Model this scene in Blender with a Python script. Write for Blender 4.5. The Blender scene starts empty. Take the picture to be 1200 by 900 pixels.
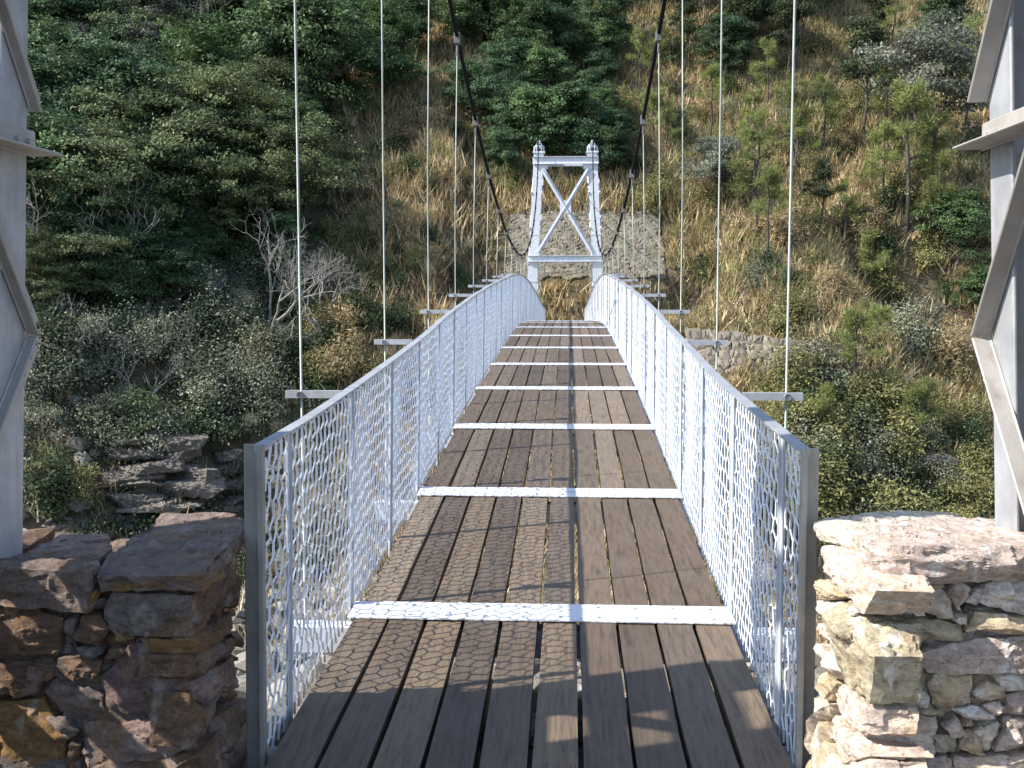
import bpy, bmesh, math, random
import numpy as np
from mathutils import Vector, Matrix, noise
from mathutils.geometry import interpolate_bezier

SC = bpy.context.scene
COL = SC.collection
RNG = np.random.default_rng(11)
random.seed(11)

# ------------------------------------------------------------------ camera
FPX = 1230.0
YAW, PITCH = math.radians(3.02), math.radians(4.74)
CAM = np.array([0.11, 0.0, 1.40])
F_ = np.array([-math.sin(YAW) * math.cos(PITCH), math.cos(YAW) * math.cos(PITCH), -math.sin(PITCH)])
R_ = np.array([math.cos(YAW), math.sin(YAW), 0.0])
U_ = np.cross(R_, F_)
cd = bpy.data.cameras.new('camera')
cam = bpy.data.objects.new('camera', cd)
COL.objects.link(cam)
cam.matrix_world = Matrix(((R_[0], U_[0], -F_[0], CAM[0]), (R_[1], U_[1], -F_[1], CAM[1]), (R_[2], U_[2], -F_[2], CAM[2]), (0, 0, 0, 1)))
cd.sensor_width = 36.0
cd.lens = 36.0 * FPX / 1200.0
cd.clip_start = 0.05
cd.clip_end = 2000
SC.camera = cam


def ray(px, py):
    return F_ * FPX + (px - 600.0) * R_ - (py - 450.0) * U_


def on_y(px, py, y):
    d = ray(px, py)
    return CAM + d * ((y - CAM[1]) / d[1])


def on_x(px, py, x):
    d = ray(px, py)
    return CAM + d * ((x - CAM[0]) / d[0])


# ------------------------------------------------------------------ object helpers
def tag(o, label=None, cat=None, group=None, kind=None):
    if label: o['label'] = label
    if cat: o['category'] = cat
    if group: o['group'] = group
    if kind: o['kind'] = kind
    return o


def link(name, me, mat, parent=None):
    o = bpy.data.objects.new(name, me)
    COL.objects.link(o)
    if mat is not None:
        me.materials.clear()
        me.materials.append(mat)
    if parent is not None:
        o.parent = parent
    return o


def empty(name, loc=(0, 0, 0)):
    o = bpy.data.objects.new(name, None)
    o.empty_display_size = 0.2
    COL.objects.link(o)
    o.location = loc
    return o


def np_mesh(name, V, Fc, smooth=False, col=None):
    V = np.ascontiguousarray(V, dtype=np.float32)
    Fc = np.ascontiguousarray(Fc, dtype=np.int32)
    me = bpy.data.meshes.new(name)
    n, k = Fc.shape
    me.vertices.add(len(V))
    me.vertices.foreach_set('co', V.ravel())
    me.loops.add(n * k)
    me.loops.foreach_set('vertex_index', Fc.ravel())
    me.polygons.add(n)
    me.polygons.foreach_set('loop_start', np.arange(0, n * k, k, dtype=np.int32))
    me.polygons.foreach_set('loop_total', np.full(n, k, dtype=np.int32))
    me.polygons.foreach_set('use_smooth', np.full(n, smooth, dtype=bool))
    me.update(calc_edges=True)
    if col is not None:
        a = me.attributes.new('tint', 'FLOAT_COLOR', 'POINT')
        c = np.ones((len(V), 4), dtype=np.float32)
        c[:, :col.shape[1]] = col
        a.data.foreach_set('color', c.ravel())
    return me


class MB:
    """collects quads into one mesh"""
    def __init__(self):
        self.v, self.f, self.n = [], [], 0

    def add(self, V, Fq):
        V = np.asarray(V, float).reshape(-1, 3)
        self.v.append(V)
        self.f.append(np.asarray(Fq, int) + self.n)
        self.n += len(V)

    HEX = [[0, 3, 2, 1], [4, 5, 6, 7], [0, 1, 5, 4], [1, 2, 6, 5], [2, 3, 7, 6], [3, 0, 4, 7]]

    def box(self, x0, x1, y0, y1, z0, z1):
        self.add([[x0, y0, z0], [x1, y0, z0], [x1, y1, z0], [x0, y1, z0], [x0, y0, z1], [x1, y0, z1], [x1, y1, z1], [x0, y1, z1]], self.HEX)

    def beam(self, p, q, side, w, h, ow=0.0, oh=0.0):
        """box along p->q; SIDE gives the width direction, h across it; ow/oh shift the section"""
        p, q, side = np.array(p, float), np.array(q, float), np.array(side, float)
        d = (q - p) / np.linalg.norm(q - p)
        s = side - d * side.dot(d)
        s /= np.linalg.norm(s)
        u = np.cross(d, s)
        o = s * ow + u * oh
        a, b = s * w / 2, u * h / 2
        self.add([p + o - a - b, p + o + a - b, p + o + a + b, p + o - a + b, q + o - a - b, q + o + a - b, q + o + a + b, q + o - a + b],
                 [[0, 1, 2, 3][::-1], [4, 5, 6, 7], [0, 1, 5, 4], [1, 2, 6, 5], [2, 3, 7, 6], [3, 0, 4, 7]])

    def tube(self, pts, rad, k=8, cap=True):
        pts = np.array(pts, float)
        n = len(pts)
        rad = np.full(n, rad) if np.isscalar(rad) else np.array(rad, float)
        tan = np.gradient(pts, axis=0)
        tan /= np.linalg.norm(tan, axis=1)[:, None] + 1e-12
        ref = np.array([0.0, 0.0, 1.0]) if abs(tan[0][2]) < 0.9 else np.array([1.0, 0, 0])
        a = np.cross(tan, ref)
        a /= np.linalg.norm(a, axis=1)[:, None] + 1e-12
        b = np.cross(tan, a)
        th = np.arange(k) * 2 * math.pi / k
        V = pts[:, None, :] + rad[:, None, None] * (np.cos(th)[None, :, None] * a[:, None, :] + np.sin(th)[None, :, None] * b[:, None, :])
        Fq = []
        for i in range(n - 1):
            for j in range(k):
                j2 = (j + 1) % k
                Fq.append([i * k + j, i * k + j2, (i + 1) * k + j2, (i + 1) * k + j])
        if cap and k == 8:
            for base in (0, (n - 1) * k):
                Fq.append([base, base + 1, base + 2, base + 3])
                Fq.append([base, base + 3, base + 4, base + 7])
                Fq.append([base + 4, base + 5, base + 6, base + 7])
        self.add(V.reshape(-1, 3), Fq)

    def mesh(self, name, smooth=False, col=None):
        return np_mesh(name, np.concatenate(self.v), np.concatenate(self.f), smooth, col)

    def build(self, name, mat, parent=None, smooth=False, col=None):
        return link(name, self.mesh(name, smooth, col), mat, parent)


def bevel(o, w, seg=1):
    m = o.modifiers.new('bevel', 'BEVEL')
    m.width = w
    m.segments = seg
    m.limit_method = 'ANGLE'
    return o


def copy_tree(o, parent=None):
    c = o.copy()
    COL.objects.link(c)
    c.parent = parent
    for ch in list(o.children):
        copy_tree(ch, c)
    return c


# ------------------------------------------------------------------ materials
def new_mat(name):
    m = bpy.data.materials.new(name)
    m.use_nodes = True
    nt = m.node_tree
    b = nt.nodes['Principled BSDF']
    return m, nt, b


def N(nt, t, **kw):
    n = nt.nodes.new(t)
    for k, v in kw.items():
        if k in n.inputs.keys():
            n.inputs[k].default_value = v
        else:
            setattr(n, k, v)
    return n


def ramp(nt, fac, stops):
    r = nt.nodes.new('ShaderNodeValToRGB')
    e = r.color_ramp.elements
    while len(e) < len(stops): e.new(0.5)
    for el, (p, c) in zip(e, stops):
        el.position = p
        el.color = (*c, 1) if len(c) == 3 else c
    nt.links.new(fac, r.inputs['Fac'])
    return r.outputs['Color']


def mix(nt, fac, a, b, mode='MIX'):
    m = nt.nodes.new('ShaderNodeMix')
    m.data_type = 'RGBA'
    m.blend_type = mode
    for sock, v in ((m.inputs['Factor'], fac), (m.inputs[6], a), (m.inputs[7], b)):
        if isinstance(v, (int, float)):
            sock.default_value = v
        elif isinstance(v, tuple):
            sock.default_value = (*v, 1)
        else:
            nt.links.new(v, sock)
    return m.outputs[2]


def coords(nt, obj=True):
    t = nt.nodes.new('ShaderNodeTexCoord')
    return t.outputs['Object' if obj else 'Generated']


def noise_tex(nt, vec, scale, detail=5, rough=0.6, stretch=None):
    if stretch:
        mp = nt.nodes.new('ShaderNodeMapping')
        mp.inputs['Scale'].default_value = stretch
        nt.links.new(vec, mp.inputs['Vector'])
        vec = mp.outputs['Vector']
    n = N(nt, 'ShaderNodeTexNoise', Scale=scale, Detail=detail, Roughness=rough)
    nt.links.new(vec, n.inputs['Vector'])
    return n.outputs['Fac']


def bump(nt, b, h, strength, dist):
    n = N(nt, 'ShaderNodeBump', Strength=strength, Distance=dist)
    nt.links.new(h, n.inputs['Height'])
    nt.links.new(n.outputs['Normal'], b.inputs['Normal'])


def mat_steel(name, base, rough=0.5, metal=0.0, grime=0.25, scale=9.0, rust=0.0):
    m, nt, b = new_mat(name)
    v = coords(nt)
    n1 = noise_tex(nt, v, scale, 6, 0.65)
    n2 = noise_tex(nt, v, scale * 3.2, 4, 0.6, (1, 1, 0.25))
    dark = tuple(c * (1 - grime) * 0.9 for c in base)
    c = ramp(nt, n1, [(0.3, dark), (0.62, base)])
    c = mix(nt, 0.35, c, ramp(nt, n2, [(0.35, tuple(x * 0.72 for x in base)), (0.6, base)]))
    n3 = noise_tex(nt, v, scale * 1.7, 6, 0.75, (1.4, 1.4, 0.12))
    c = mix(nt, ramp(nt, n3, [(0.57, (0, 0, 0)), (0.70, (rust,) * 3)]), c, (0.20, 0.135, 0.085))
    nt.links.new(c, b.inputs['Base Color'])
    b.inputs['Roughness'].default_value = rough
    b.inputs['Metallic'].default_value = metal
    bump(nt, b, mix(nt, .5, n1, n3), 0.25, 0.01)
    return m


M = {}
M['white'] = mat_steel('white_painted_steel', (0.57, 0.595, 0.64), 0.5, 0.0, 0.28, 9, .4)
M['galv'] = mat_steel('galvanised_steel', (0.39, 0.40, 0.42), 0.5, 0.2, 0.42, 6, .45)
M['galvdark'] = mat_steel('weathered_galvanised_steel', (0.30, 0.28, 0.25), 0.6, 0.15, 0.35)
M['endsteel'] = mat_steel('dull_end_post_steel', (0.36, 0.35, 0.31), 0.6, 0.1, 0.35)
M['lace'] = mat_steel('weathered_lacing_steel', (0.38, 0.355, 0.325), 0.55, 0.1, 0.4, 6, .5)
M['post'] = mat_steel('railing_post_steel', (0.56, 0.58, 0.61), 0.5, 0.1, 0.25, 5)
M['clamp'] = mat_steel('dark_clamp_steel', (0.13, 0.13, 0.125), 0.6, 0.1, 0.3, 20)
M['rail'] = mat_steel('handrail_steel', (0.42, 0.44, 0.47), 0.45, 0.35, 0.25, 5)
M['wire'] = mat_steel('wire_mesh_zinc', (0.84, 0.85, 0.87), 0.4, 0.0, 0.06)
M['rod'] = mat_steel('hanger_zinc', (0.30, 0.325, 0.285), 0.5, 0.2, 0.25)
M['cable'] = mat_steel('greased_black_cable', (0.012, 0.012, 0.014), 0.9, 0.0, 0.2, 30)
M['cable'].node_tree.nodes['Principled BSDF'].inputs['Specular IOR Level'].default_value = .1

# tread strip: pale expanded metal with small dark openings
m, nt, b = new_mat('perforated_strip')
v = coords(nt)
vo = N(nt, 'ShaderNodeTexVoronoi', Scale=34.0)
nt.links.new(v, vo.inputs['Vector'])
n1 = noise_tex(nt, v, 14, 5)
c = ramp(nt, vo.outputs['Distance'], [(0.10, (0.14, 0.14, 0.16)), (0.24, (0.58, 0.60, 0.64))])
c = mix(nt, ramp(nt, n1, [(0.40, (0, 0, 0)), (0.65, (0.6, 0.6, 0.6))]), c, (0.60, 0.62, 0.66))
n7 = noise_tex(nt, v, 5, 7, 0.7)
c = mix(nt, ramp(nt, n7, [(0.52, (0, 0, 0)), (0.68, (0.55, 0.55, 0.55))]), c, (0.27, 0.25, 0.22))
nt.links.new(c, b.inputs['Base Color'])
b.inputs['Roughness'].default_value = 0.5
bump(nt, b, vo.outputs['Distance'], 0.5, 0.01)
M['strip'] = m

# weathered planks
m, nt, b = new_mat('weathered_plank')
v = coords(nt)
at = N(nt, 'ShaderNodeAttribute', attribute_name='tint')
g1 = noise_tex(nt, v, 16, 8, 0.65, (3.4, 0.22, 3.4))
g2 = noise_tex(nt, v, 55, 5, 0.6, (3.0, 0.16, 3.0))
g3 = noise_tex(nt, v, 2.6, 5, 0.6)
c = ramp(nt, g1, [(0.30, (0.45, 0.43, 0.42)), (0.5, (0.95, 0.95, 0.95)), (0.72, (1.25, 1.22, 1.18))])
c = mix(nt, 1.0, at.outputs['Color'], c, 'MULTIPLY')
c = mix(nt, ramp(nt, g2, [(0.32, (0.75, 0.75, 0.75)), (0.45, (0, 0, 0))]), c, (0.035, 0.026, 0.02))
c = mix(nt, ramp(nt, g3, [(0.45, (0, 0, 0)), (0.75, (0.3, 0.3, 0.3))]), c, (0.13, 0.112, 0.092))
nt.links.new(c, b.inputs['Base Color'])
b.inputs['Roughness'].default_value = 0.62
bump(nt, b, mix(nt, 0.5, g1, g2), 0.22, 0.004)
M['plank'] = m

# stone: per-stone tint, with blotches of its own
def mat_stone(name, pale, ochre, pale_amt, ochre_amt):
    m, nt, b = new_mat(name)
    v = coords(nt)
    at = N(nt, 'ShaderNodeAttribute', attribute_name='tint')
    n1 = noise_tex(nt, v, 7, 7, 0.65)
    n2 = noise_tex(nt, v, 17, 7, 0.7, (1.0, 1.0, 2.6))
    n3 = noise_tex(nt, v, 60, 6, 0.7)
    n4 = noise_tex(nt, v, 11, 5, 0.6, (1.7, 1.2, 0.7))
    c = mix(nt, 1.0, at.outputs['Color'], ramp(nt, n2, [(0.30, (0.50, 0.46, 0.45)), (0.5, (1, 1, 1)), (0.68, (1.32, 1.30, 1.27))]), 'MULTIPLY')
    c = mix(nt, ramp(nt, n1, [(0.52, (0, 0, 0)), (0.64, (ochre_amt,) * 3)]), c, ochre)
    c = mix(nt, ramp(nt, n4, [(0.56, (0, 0, 0)), (0.63, (pale_amt,) * 3)]), c, pale)
    n5 = noise_tex(nt, v, 24, 8, 0.75, (1.0, 1.0, 3.2))
    c = mix(nt, 1.0, c, ramp(nt, n3, [(0.30, (0.58, 0.55, 0.53)), (0.48, (1, 1, 1)), (0.66, (1.22, 1.21, 1.2))]), 'MULTIPLY')
    c = mix(nt, ramp(nt, n5, [(0.34, (0.75, 0.75, 0.75)), (0.42, (0, 0, 0))]), c, tuple(x * .16 for x in pale))
    nt.links.new(c, b.inputs['Base Color'])
    b.inputs['Roughness'].default_value = 0.85
    bump(nt, b, mix(nt, 0.4, mix(nt, .5, n2, n5), n3), 1.0, 0.03)
    return m
M['stone_pale'] = mat_stone('pale_sandstone', (0.78, 0.73, 0.66), (0.52, 0.36, 0.19), 0.7, 0.45)
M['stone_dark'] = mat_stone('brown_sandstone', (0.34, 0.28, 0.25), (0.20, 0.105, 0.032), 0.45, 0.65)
M['stone_bank'] = mat_stone('pitched_bank_stone', (0.30, 0.28, 0.235), (0.22, 0.17, 0.095), 0.3, 0.4)


def mat_leaf(name, trans=0.3, rough=0.55, spec=.22):
    m, nt, b = new_mat(name)
    at = N(nt, 'ShaderNodeAttribute', attribute_name='tint')
    oi = N(nt, 'ShaderNodeObjectInfo')
    hs = N(nt, 'ShaderNodeHueSaturation')
    mr = N(nt, 'ShaderNodeMapRange')
    mr.inputs['To Min'].default_value = 0.9
    mr.inputs['To Max'].default_value = 1.5
    nt.links.new(oi.outputs['Random'], mr.inputs['Value'])
    nt.links.new(mr.outputs['Result'], hs.inputs['Value'])
    nt.links.new(at.outputs['Color'], hs.inputs['Color'])
    nt.links.new(hs.outputs['Color'], b.inputs['Base Color'])
    b.inputs['Roughness'].default_value = rough
    b.inputs['Specular IOR Level'].default_value = spec
    tr = N(nt, 'ShaderNodeBsdfTranslucent')
    nt.links.new(hs.outputs['Color'], tr.inputs['Color'])
    mx = N(nt, 'ShaderNodeMixShader')
    mx.inputs['Fac'].default_value = trans
    nt.links.new(b.outputs['BSDF'], mx.inputs[1])
    nt.links.new(tr.outputs['BSDF'], mx.inputs[2])
    nt.links.new(mx.outputs['Shader'], nt.nodes['Material Output'].inputs['Surface'])
    return m
M['leaf'] = mat_leaf('leaves')
M['grass'] = mat_leaf('dry_grass', 0.3, 0.7)

def mat_bark(name, a, bb):
    m, nt, b = new_mat(name)
    v = coords(nt)
    n1 = noise_tex(nt, v, 7, 6, 0.65, (1, 1, 0.3))
    nt.links.new(ramp(nt, n1, [(0.35, a), (0.65, bb)]), b.inputs['Base Color'])
    b.inputs['Roughness'].default_value = 0.85
    bump(nt, b, n1, 0.5, 0.03)
    return m
M['bark'] = mat_bark('dark_bark', (0.03, 0.024, 0.019), (0.085, 0.07, 0.055))
M['barkpale'] = mat_bark('bleached_bark', (0.15, 0.14, 0.125), (0.29, 0.275, 0.25))

# ground: dry earth, litter and outcropping rock; gravel near the bank
m, nt, b = new_mat('hill_ground')
v = coords(nt)
n1 = noise_tex(nt, v, 0.35, 8, 0.65)
n2 = noise_tex(nt, v, 2.6, 8, 0.7)
n3 = noise_tex(nt, v, 9, 6, 0.7)
c = ramp(nt, n2, [(0.28, (0.03, 0.024, 0.016)), (0.47, (0.10, 0.075, 0.045)), (0.60, (0.14, 0.105, 0.06)), (0.75, (0.24, 0.19, 0.115))])
c = mix(nt, ramp(nt, n1, [(0.42, (0, 0, 0)), (0.58, (0.65, 0.65, 0.65))]), c, (0.085, 0.07, 0.035))
c = mix(nt, ramp(nt, n3, [(0.30, (0.7, 0.7, 0.7)), (0.45, (0, 0, 0))]), c, (0.035, 0.028, 0.02))
nt.links.new(c, b.inputs['Base Color'])
b.inputs['Roughness'].default_value = 0.95
bump(nt, b, n2, 0.8, 0.15)
M['ground'] = m
m, nt, b = new_mat('river_gravel')
v = coords(nt)
vo = N(nt, 'ShaderNodeTexVoronoi', Scale=5.0)
nt.links.new(v, vo.inputs['Vector'])
n3 = noise_tex(nt, v, 3, 7, 0.7)
c = ramp(nt, n3, [(0.3, (0.14, 0.125, 0.11)), (0.5, (0.28, 0.26, 0.22)), (0.7, (0.44, 0.41, 0.35))])
c = mix(nt, ramp(nt, vo.outputs['Distance'], [(0.35, (0, 0, 0)), (0.7, (0.7, 0.7, 0.7))]), c, (0.06, 0.052, 0.045))
nt.links.new(c, b.inputs['Base Color'])
b.inputs['Roughness'].default_value = 0.9
bump(nt, b, vo.outputs['Distance'], -0.8, 0.06)
M['gravel'] = m

# ------------------------------------------------------------------ terrain
def sstep(a, b, x):
    t = np.clip((np.asarray(x, float) - a) / (b - a), 0, 1)
    return t * t * (3 - 2 * t)


PROF_Y = np.array([-400, -60, -8, 3.4, 4.4, 6.0, 9.0, 14, 22, 29, 33, 36.5, 40, 43.5, 50, 60, 70, 85, 110, 150, 260, 420])
PROF_Z = np.array([30, 3, -.12, -.12, -.42, -1.1, -3.2, -6.3, -8.3, -8.6, -7.6, -5.4, -2.6, .3, 6.0, 14.4, 23.2, 36, 54, 74, 95, 100])


def terr(x, y):
    x = np.asarray(x, float)
    y = np.asarray(y, float)
    far = sstep(20, 34, y)
    # the wooded spur on the left comes nearer, the right side leans back a little
    left = sstep(-11, -25, x)
    sh = 5.0 * left * far - 1.5 * sstep(8, 24, x) * far
    # gully above the far tower
    yy = y + sh - 2.2 * np.exp(-((x - 0.5) / 3.5) ** 2) * sstep(52, 60, y)
    z = np.interp(yy, PROF_Y, PROF_Z)
    w = sstep(24, 36, y)
    amp = 0.25 + 0.75 * w
    lump = (np.sin(x * .55 + 1.3) * np.cos(y * .43 + .4) * .55 + np.sin(x * .21 - y * .17) * .9 + np.sin(x * 1.35 + y * .9) * .20 + np.sin(x * 2.3 - y * 2.7 + 1) * .12)
    near_flat = sstep(3.2, 7.0, y) + sstep(-6, -20, y)
    z = z + lump * amp * near_flat * (0.35 + 0.65 * w)
    # bench on the right (dry grass terrace)
    tb = np.exp(-((x - 15.8) / 3.6) ** 4) * np.exp(-((y - 45.5) / 2.6) ** 4)
    z = z * (1 - tb) + (-1.6) * tb
    # cut for the far abutment and the pitched stone bank
    cut = np.interp(y, [42.0, 43.0, 47.0, 48.6, 50.6, 54, 58], [-.4, -.05, -.05, 2.5, 5.3, 8.8, 12.6])
    wc = sstep(7.0, 4.4, np.abs(x - 0.75)) * sstep(41.5, 43.2, y) * sstep(58, 53, y)
    z = z * (1 - wc) + cut * wc
    return z


def hit(px, py):
    d = ray(px, py)
    d = d / np.linalg.norm(d)
    t = np.linspace(24, 260, 9500)
    P = CAM[None] + t[:, None] * d[None]
    below = P[:, 2] < terr(P[:, 0], P[:, 1])
    i = int(np.argmax(below)) if below.any() else len(t) - 1
    return P[i]


def axis(lo, hi, fine_lo, fine_hi, fine, coarse):
    a = list(np.arange(fine_lo, fine_hi + 1e-6, fine))
    x, s = fine_hi, fine
    while x < hi:
        s = min(s * 1.25, coarse)
        x += s
        a.append(x)
    x, s = fine_lo, fine
    while x > lo:
        s = min(s * 1.25, coarse)
        x -= s
        a.insert(0, x)
    return np.array(a)


gx = axis(-420, 420, -34, 34, 0.4, 40)
gy = axis(-300, 420, -1, 84, 0.4, 40)
X, Y = np.meshgrid(gx, gy)
Z = terr(X, Y)
rough = np.random.default_rng(3).normal(0, 1, Z.shape)
Z = Z + rough * 0.09 * sstep(4, 12, Y) * sstep(120, 80, Y) * (1 - sstep(6, 4, np.abs(X - .75)) * sstep(41, 43, Y) * sstep(58, 53, Y))
nx, ny = len(gx), len(gy)
idx = np.arange(nx * ny).reshape(ny, nx)
Fq = np.stack([idx[:-1, :-1], idx[:-1, 1:], idx[1:, 1:], idx[1:, :-1]], -1).reshape(-1, 4)
me = np_mesh('ground', np.stack([X, Y, Z], -1).reshape(-1, 3), Fq, True)
g = link('ground', me, M['ground'])
me.materials.append(M['gravel'])
cy_ = (gy[:-1] + gy[1:]) / 2
cx_ = (gx[:-1] + gx[1:]) / 2
mi = np.broadcast_to(((cy_ > 2.5) & (cy_ < 33))[:, None], (ny - 1, nx - 1)).astype(np.int32)
me.polygons.foreach_set('material_index', np.ascontiguousarray(mi).ravel())
tag(g, kind='structure')

# ------------------------------------------------------------------ bridge geometry
CY = np.array([-1, 2.2, 2.6, 4.4, 6.43, 8.52, 10.58, 12.6, 15, 17, 18.8, 20.9, 23, 26, 30, 34, 38, 41, 44, 48])
CZ = np.array([-.03, -.03, -.025, .04, .175, .34, .475, .585, .70, .79, .855, .895, .88, .80, .62, .40, .18, .04, -.05, -.05])
ty = np.linspace(2, 47, 451)
tz = np.interp(ty, CY, CZ)
ker = np.hanning(21)
ker /= ker.sum()
tz = np.convolve(np.pad(tz, 10, mode='edge'), ker, 'valid')


def zc(y):
    return np.interp(y, ty, tz)


BEAM_Y = [4.4 + 2.06 * k for k in range(20)]        # 4.4 .. 43.5
Y0, Y1 = 2.34, 43.6
HW = 0.80
bridge = empty('suspension_footbridge', (0, 2.34, 0))
tag(bridge, 'narrow suspension footbridge with dark plank deck and white wire mesh sides, crossing the gorge', 'bridge')
BO = np.array([0, 2.34, 0])


class PB(MB):
    def build(self, name, mat, parent=None, smooth=False, col=None, origin=True):
        if parent is bridge or (parent is not None and parent.parent is bridge):
            self.v = [v - BO for v in self.v]
        return super().build(name, mat, parent, smooth, col)


def fence_x(side, h):
    """the left side leans a little: its foot stands further out than its rail"""
    return side * ((0.836 - 0.016 * h / 0.92) if side < 0 else (0.818 - 0.006 * h / .92))

# --- planks
edges = [Y0] + BEAM_Y
tints = [(0.098, 0.069, 0.045), (0.118, 0.086, 0.057), (0.074, 0.052, 0.035), (0.13, 0.099, 0.07), (0.107, 0.077, 0.048), (0.086, 0.064, 0.045)]
far_planks, far_cols = PB(), []
n_plank = 10
pw = (2 * HW) / n_plank
prng = random.Random(5)
for bay in range(20):
    ya, yb = edges[bay] + 0.006, edges[bay + 1] - 0.006
    for k in range(n_plank):
        mb = PB() if bay < 10 else far_planks
        gap = prng.uniform(0.011, 0.022)
        xa = -HW + k * pw + gap * .5
        xb = -HW + (k + 1) * pw - gap * .5
        sk = prng.uniform(-.0045, .0045)
        dz = prng.uniform(-.003, .003)
        ysub = np.linspace(ya, yb, 7)
        wob = [prng.uniform(-.0022, .0022) for _ in ysub]
        V, Fs = [], []
        for i, yy in enumerate(ysub):
            s = sk * (i / 6 - .5) * 2 + wob[i]
            zt = zc(yy) + dz
            V += [[xa + s, yy, zt - .05], [xb + s * .8, yy, zt - .05], [xb + s * .8, yy, zt], [xa + s, yy, zt]]
            if i:
                a, c0 = (i - 1) * 4, i * 4
                for j in range(4):
                    j2 = (j + 1) % 4
                    Fs.append([a + j, a + j2, c0 + j2, c0 + j])
        Fs += [[0, 3, 2, 1][::1], [24, 25, 26, 27]]
        mb.add(V, Fs)
        t = np.array(prng.choice(tints)) * prng.uniform(.95, 1.38)
        if bay < 10:
            mb.build('plank', M['plank'], bridge, col=np.tile(t, (len(V), 1)))
        else:
            far_cols.append(np.tile(t, (len(V), 1)))
o = far_planks.build('plank', M['plank'], bridge, col=np.concatenate(far_cols))
o['kind'] = 'stuff'

# --- tread strips, floor beams, hangers
def cable_z(y, zt_far=8.15):
    y = np.asarray(y, float)
    d = y - 23.5
    return np.where(d < 0, 2.36 + .0096 * d * d, 2.36 + .01143 * d * d)


def cable_x(side, y):
    u = (np.asarray(y, float) - 23.5) / 22
    return side * (.99 + 0.17 * np.clip(u, 0, 1.1) ** 3 + .35 * np.clip(-u - .72, 0, 1))


for i, y in enumerate(BEAM_Y):
    z = float(zc(y))
    sl = float((zc(y + .1) - zc(y - .1)) / .2)
    mb = PB()
    for s0, s1 in ((-HW - .015, HW + .015),):
        mb.beam((s0, y, z + .009), (s1, y, z + .009), (0, 1, sl), 0.20, 0.006)
        for q_ in range(10):
            bx_ = -HW + (q_ + .5) * pw
            for yo_ in (-.06, .06):
                mb.tube([[bx_, y + yo_, z + .012 + sl * yo_], [bx_, y + yo_, z + .019 + sl * yo_]], .011, 6, False)
                mb.tube([[bx_, y + yo_, z + .019 + sl * yo_], [bx_, y + yo_, z + .0195 + sl * yo_]], [.011, .0004], 6, False)
    mb.build('tread_strip', M['strip'], bridge)
    mb = PB()
    zb = z - .057
    L = 1.085
    mb.box(-L, L, y - .05, y + .05, zb - .012, zb)
    mb.box(-L, L, y - .05, y - .042, zb - .11, zb - .012)
    mb.box(-L, L, y - .042, y + .05, zb - .122, zb - .11)
    mb.build('floor_beam', M['white'], bridge)
    for side in (-1, 1):
        hx = 1.02 * side
        zt = float(cable_z(y))
        yt = y
        mb = PB()
        mb.tube([[hx, y, zb - .16], [hx, y, (zb + zt) / 2], [float(cable_x(side, y)), y, zt - .02]],   .0054, 8)
        h = mb.build('hanger_rod', M['rod'], bridge, True)
        mb = PB()
        cxx = float(cable_x(side, y))
        mb.box(cxx - .03, cxx + .03, y - .04, y + .04, zt - .07, zt + .035)
        mb.tube([[cxx, y, zt - .17], [cxx, y, zt - .07]], .012, 8)
        bevel(mb.build('cable_clamp', M['clamp'], h), .006)
        mb = PB()
        for zz in (zb - .145, zb - .128):
            mb.tube([[hx, y, zz], [hx, y, zz + .014]], .021, 6, False)
        mb.build('nut', M['galv'], h)

# --- main cables
for side in (-1, 1):
    ys = np.linspace(3.0, 45.9, 90)
    P = np.stack([cable_x(side, ys), ys, cable_z(ys)], -1)
    near = np.array([[side * 1.9, -9.5, -.05]])
    fa = np.array([side * 1.45, 52.6, float(terr(side * 1.45, 52.6)) - .1])
    P = np.concatenate([near, P, [fa]])
    mb = PB()
    mb.tube(P, .0205, 8)
    o2 = np.array([side * .045, 0, .012])
    mb.build('main_cable', M['cable'], bridge, True)

# --- railings: hand rail (the part), posts, wire mesh, end post, stay bars as sub-parts
def rail_pt(side, y, h):
    return np.array([fence_x(side, h) + 0 * y, y, float(zc(y)) + h])


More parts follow.
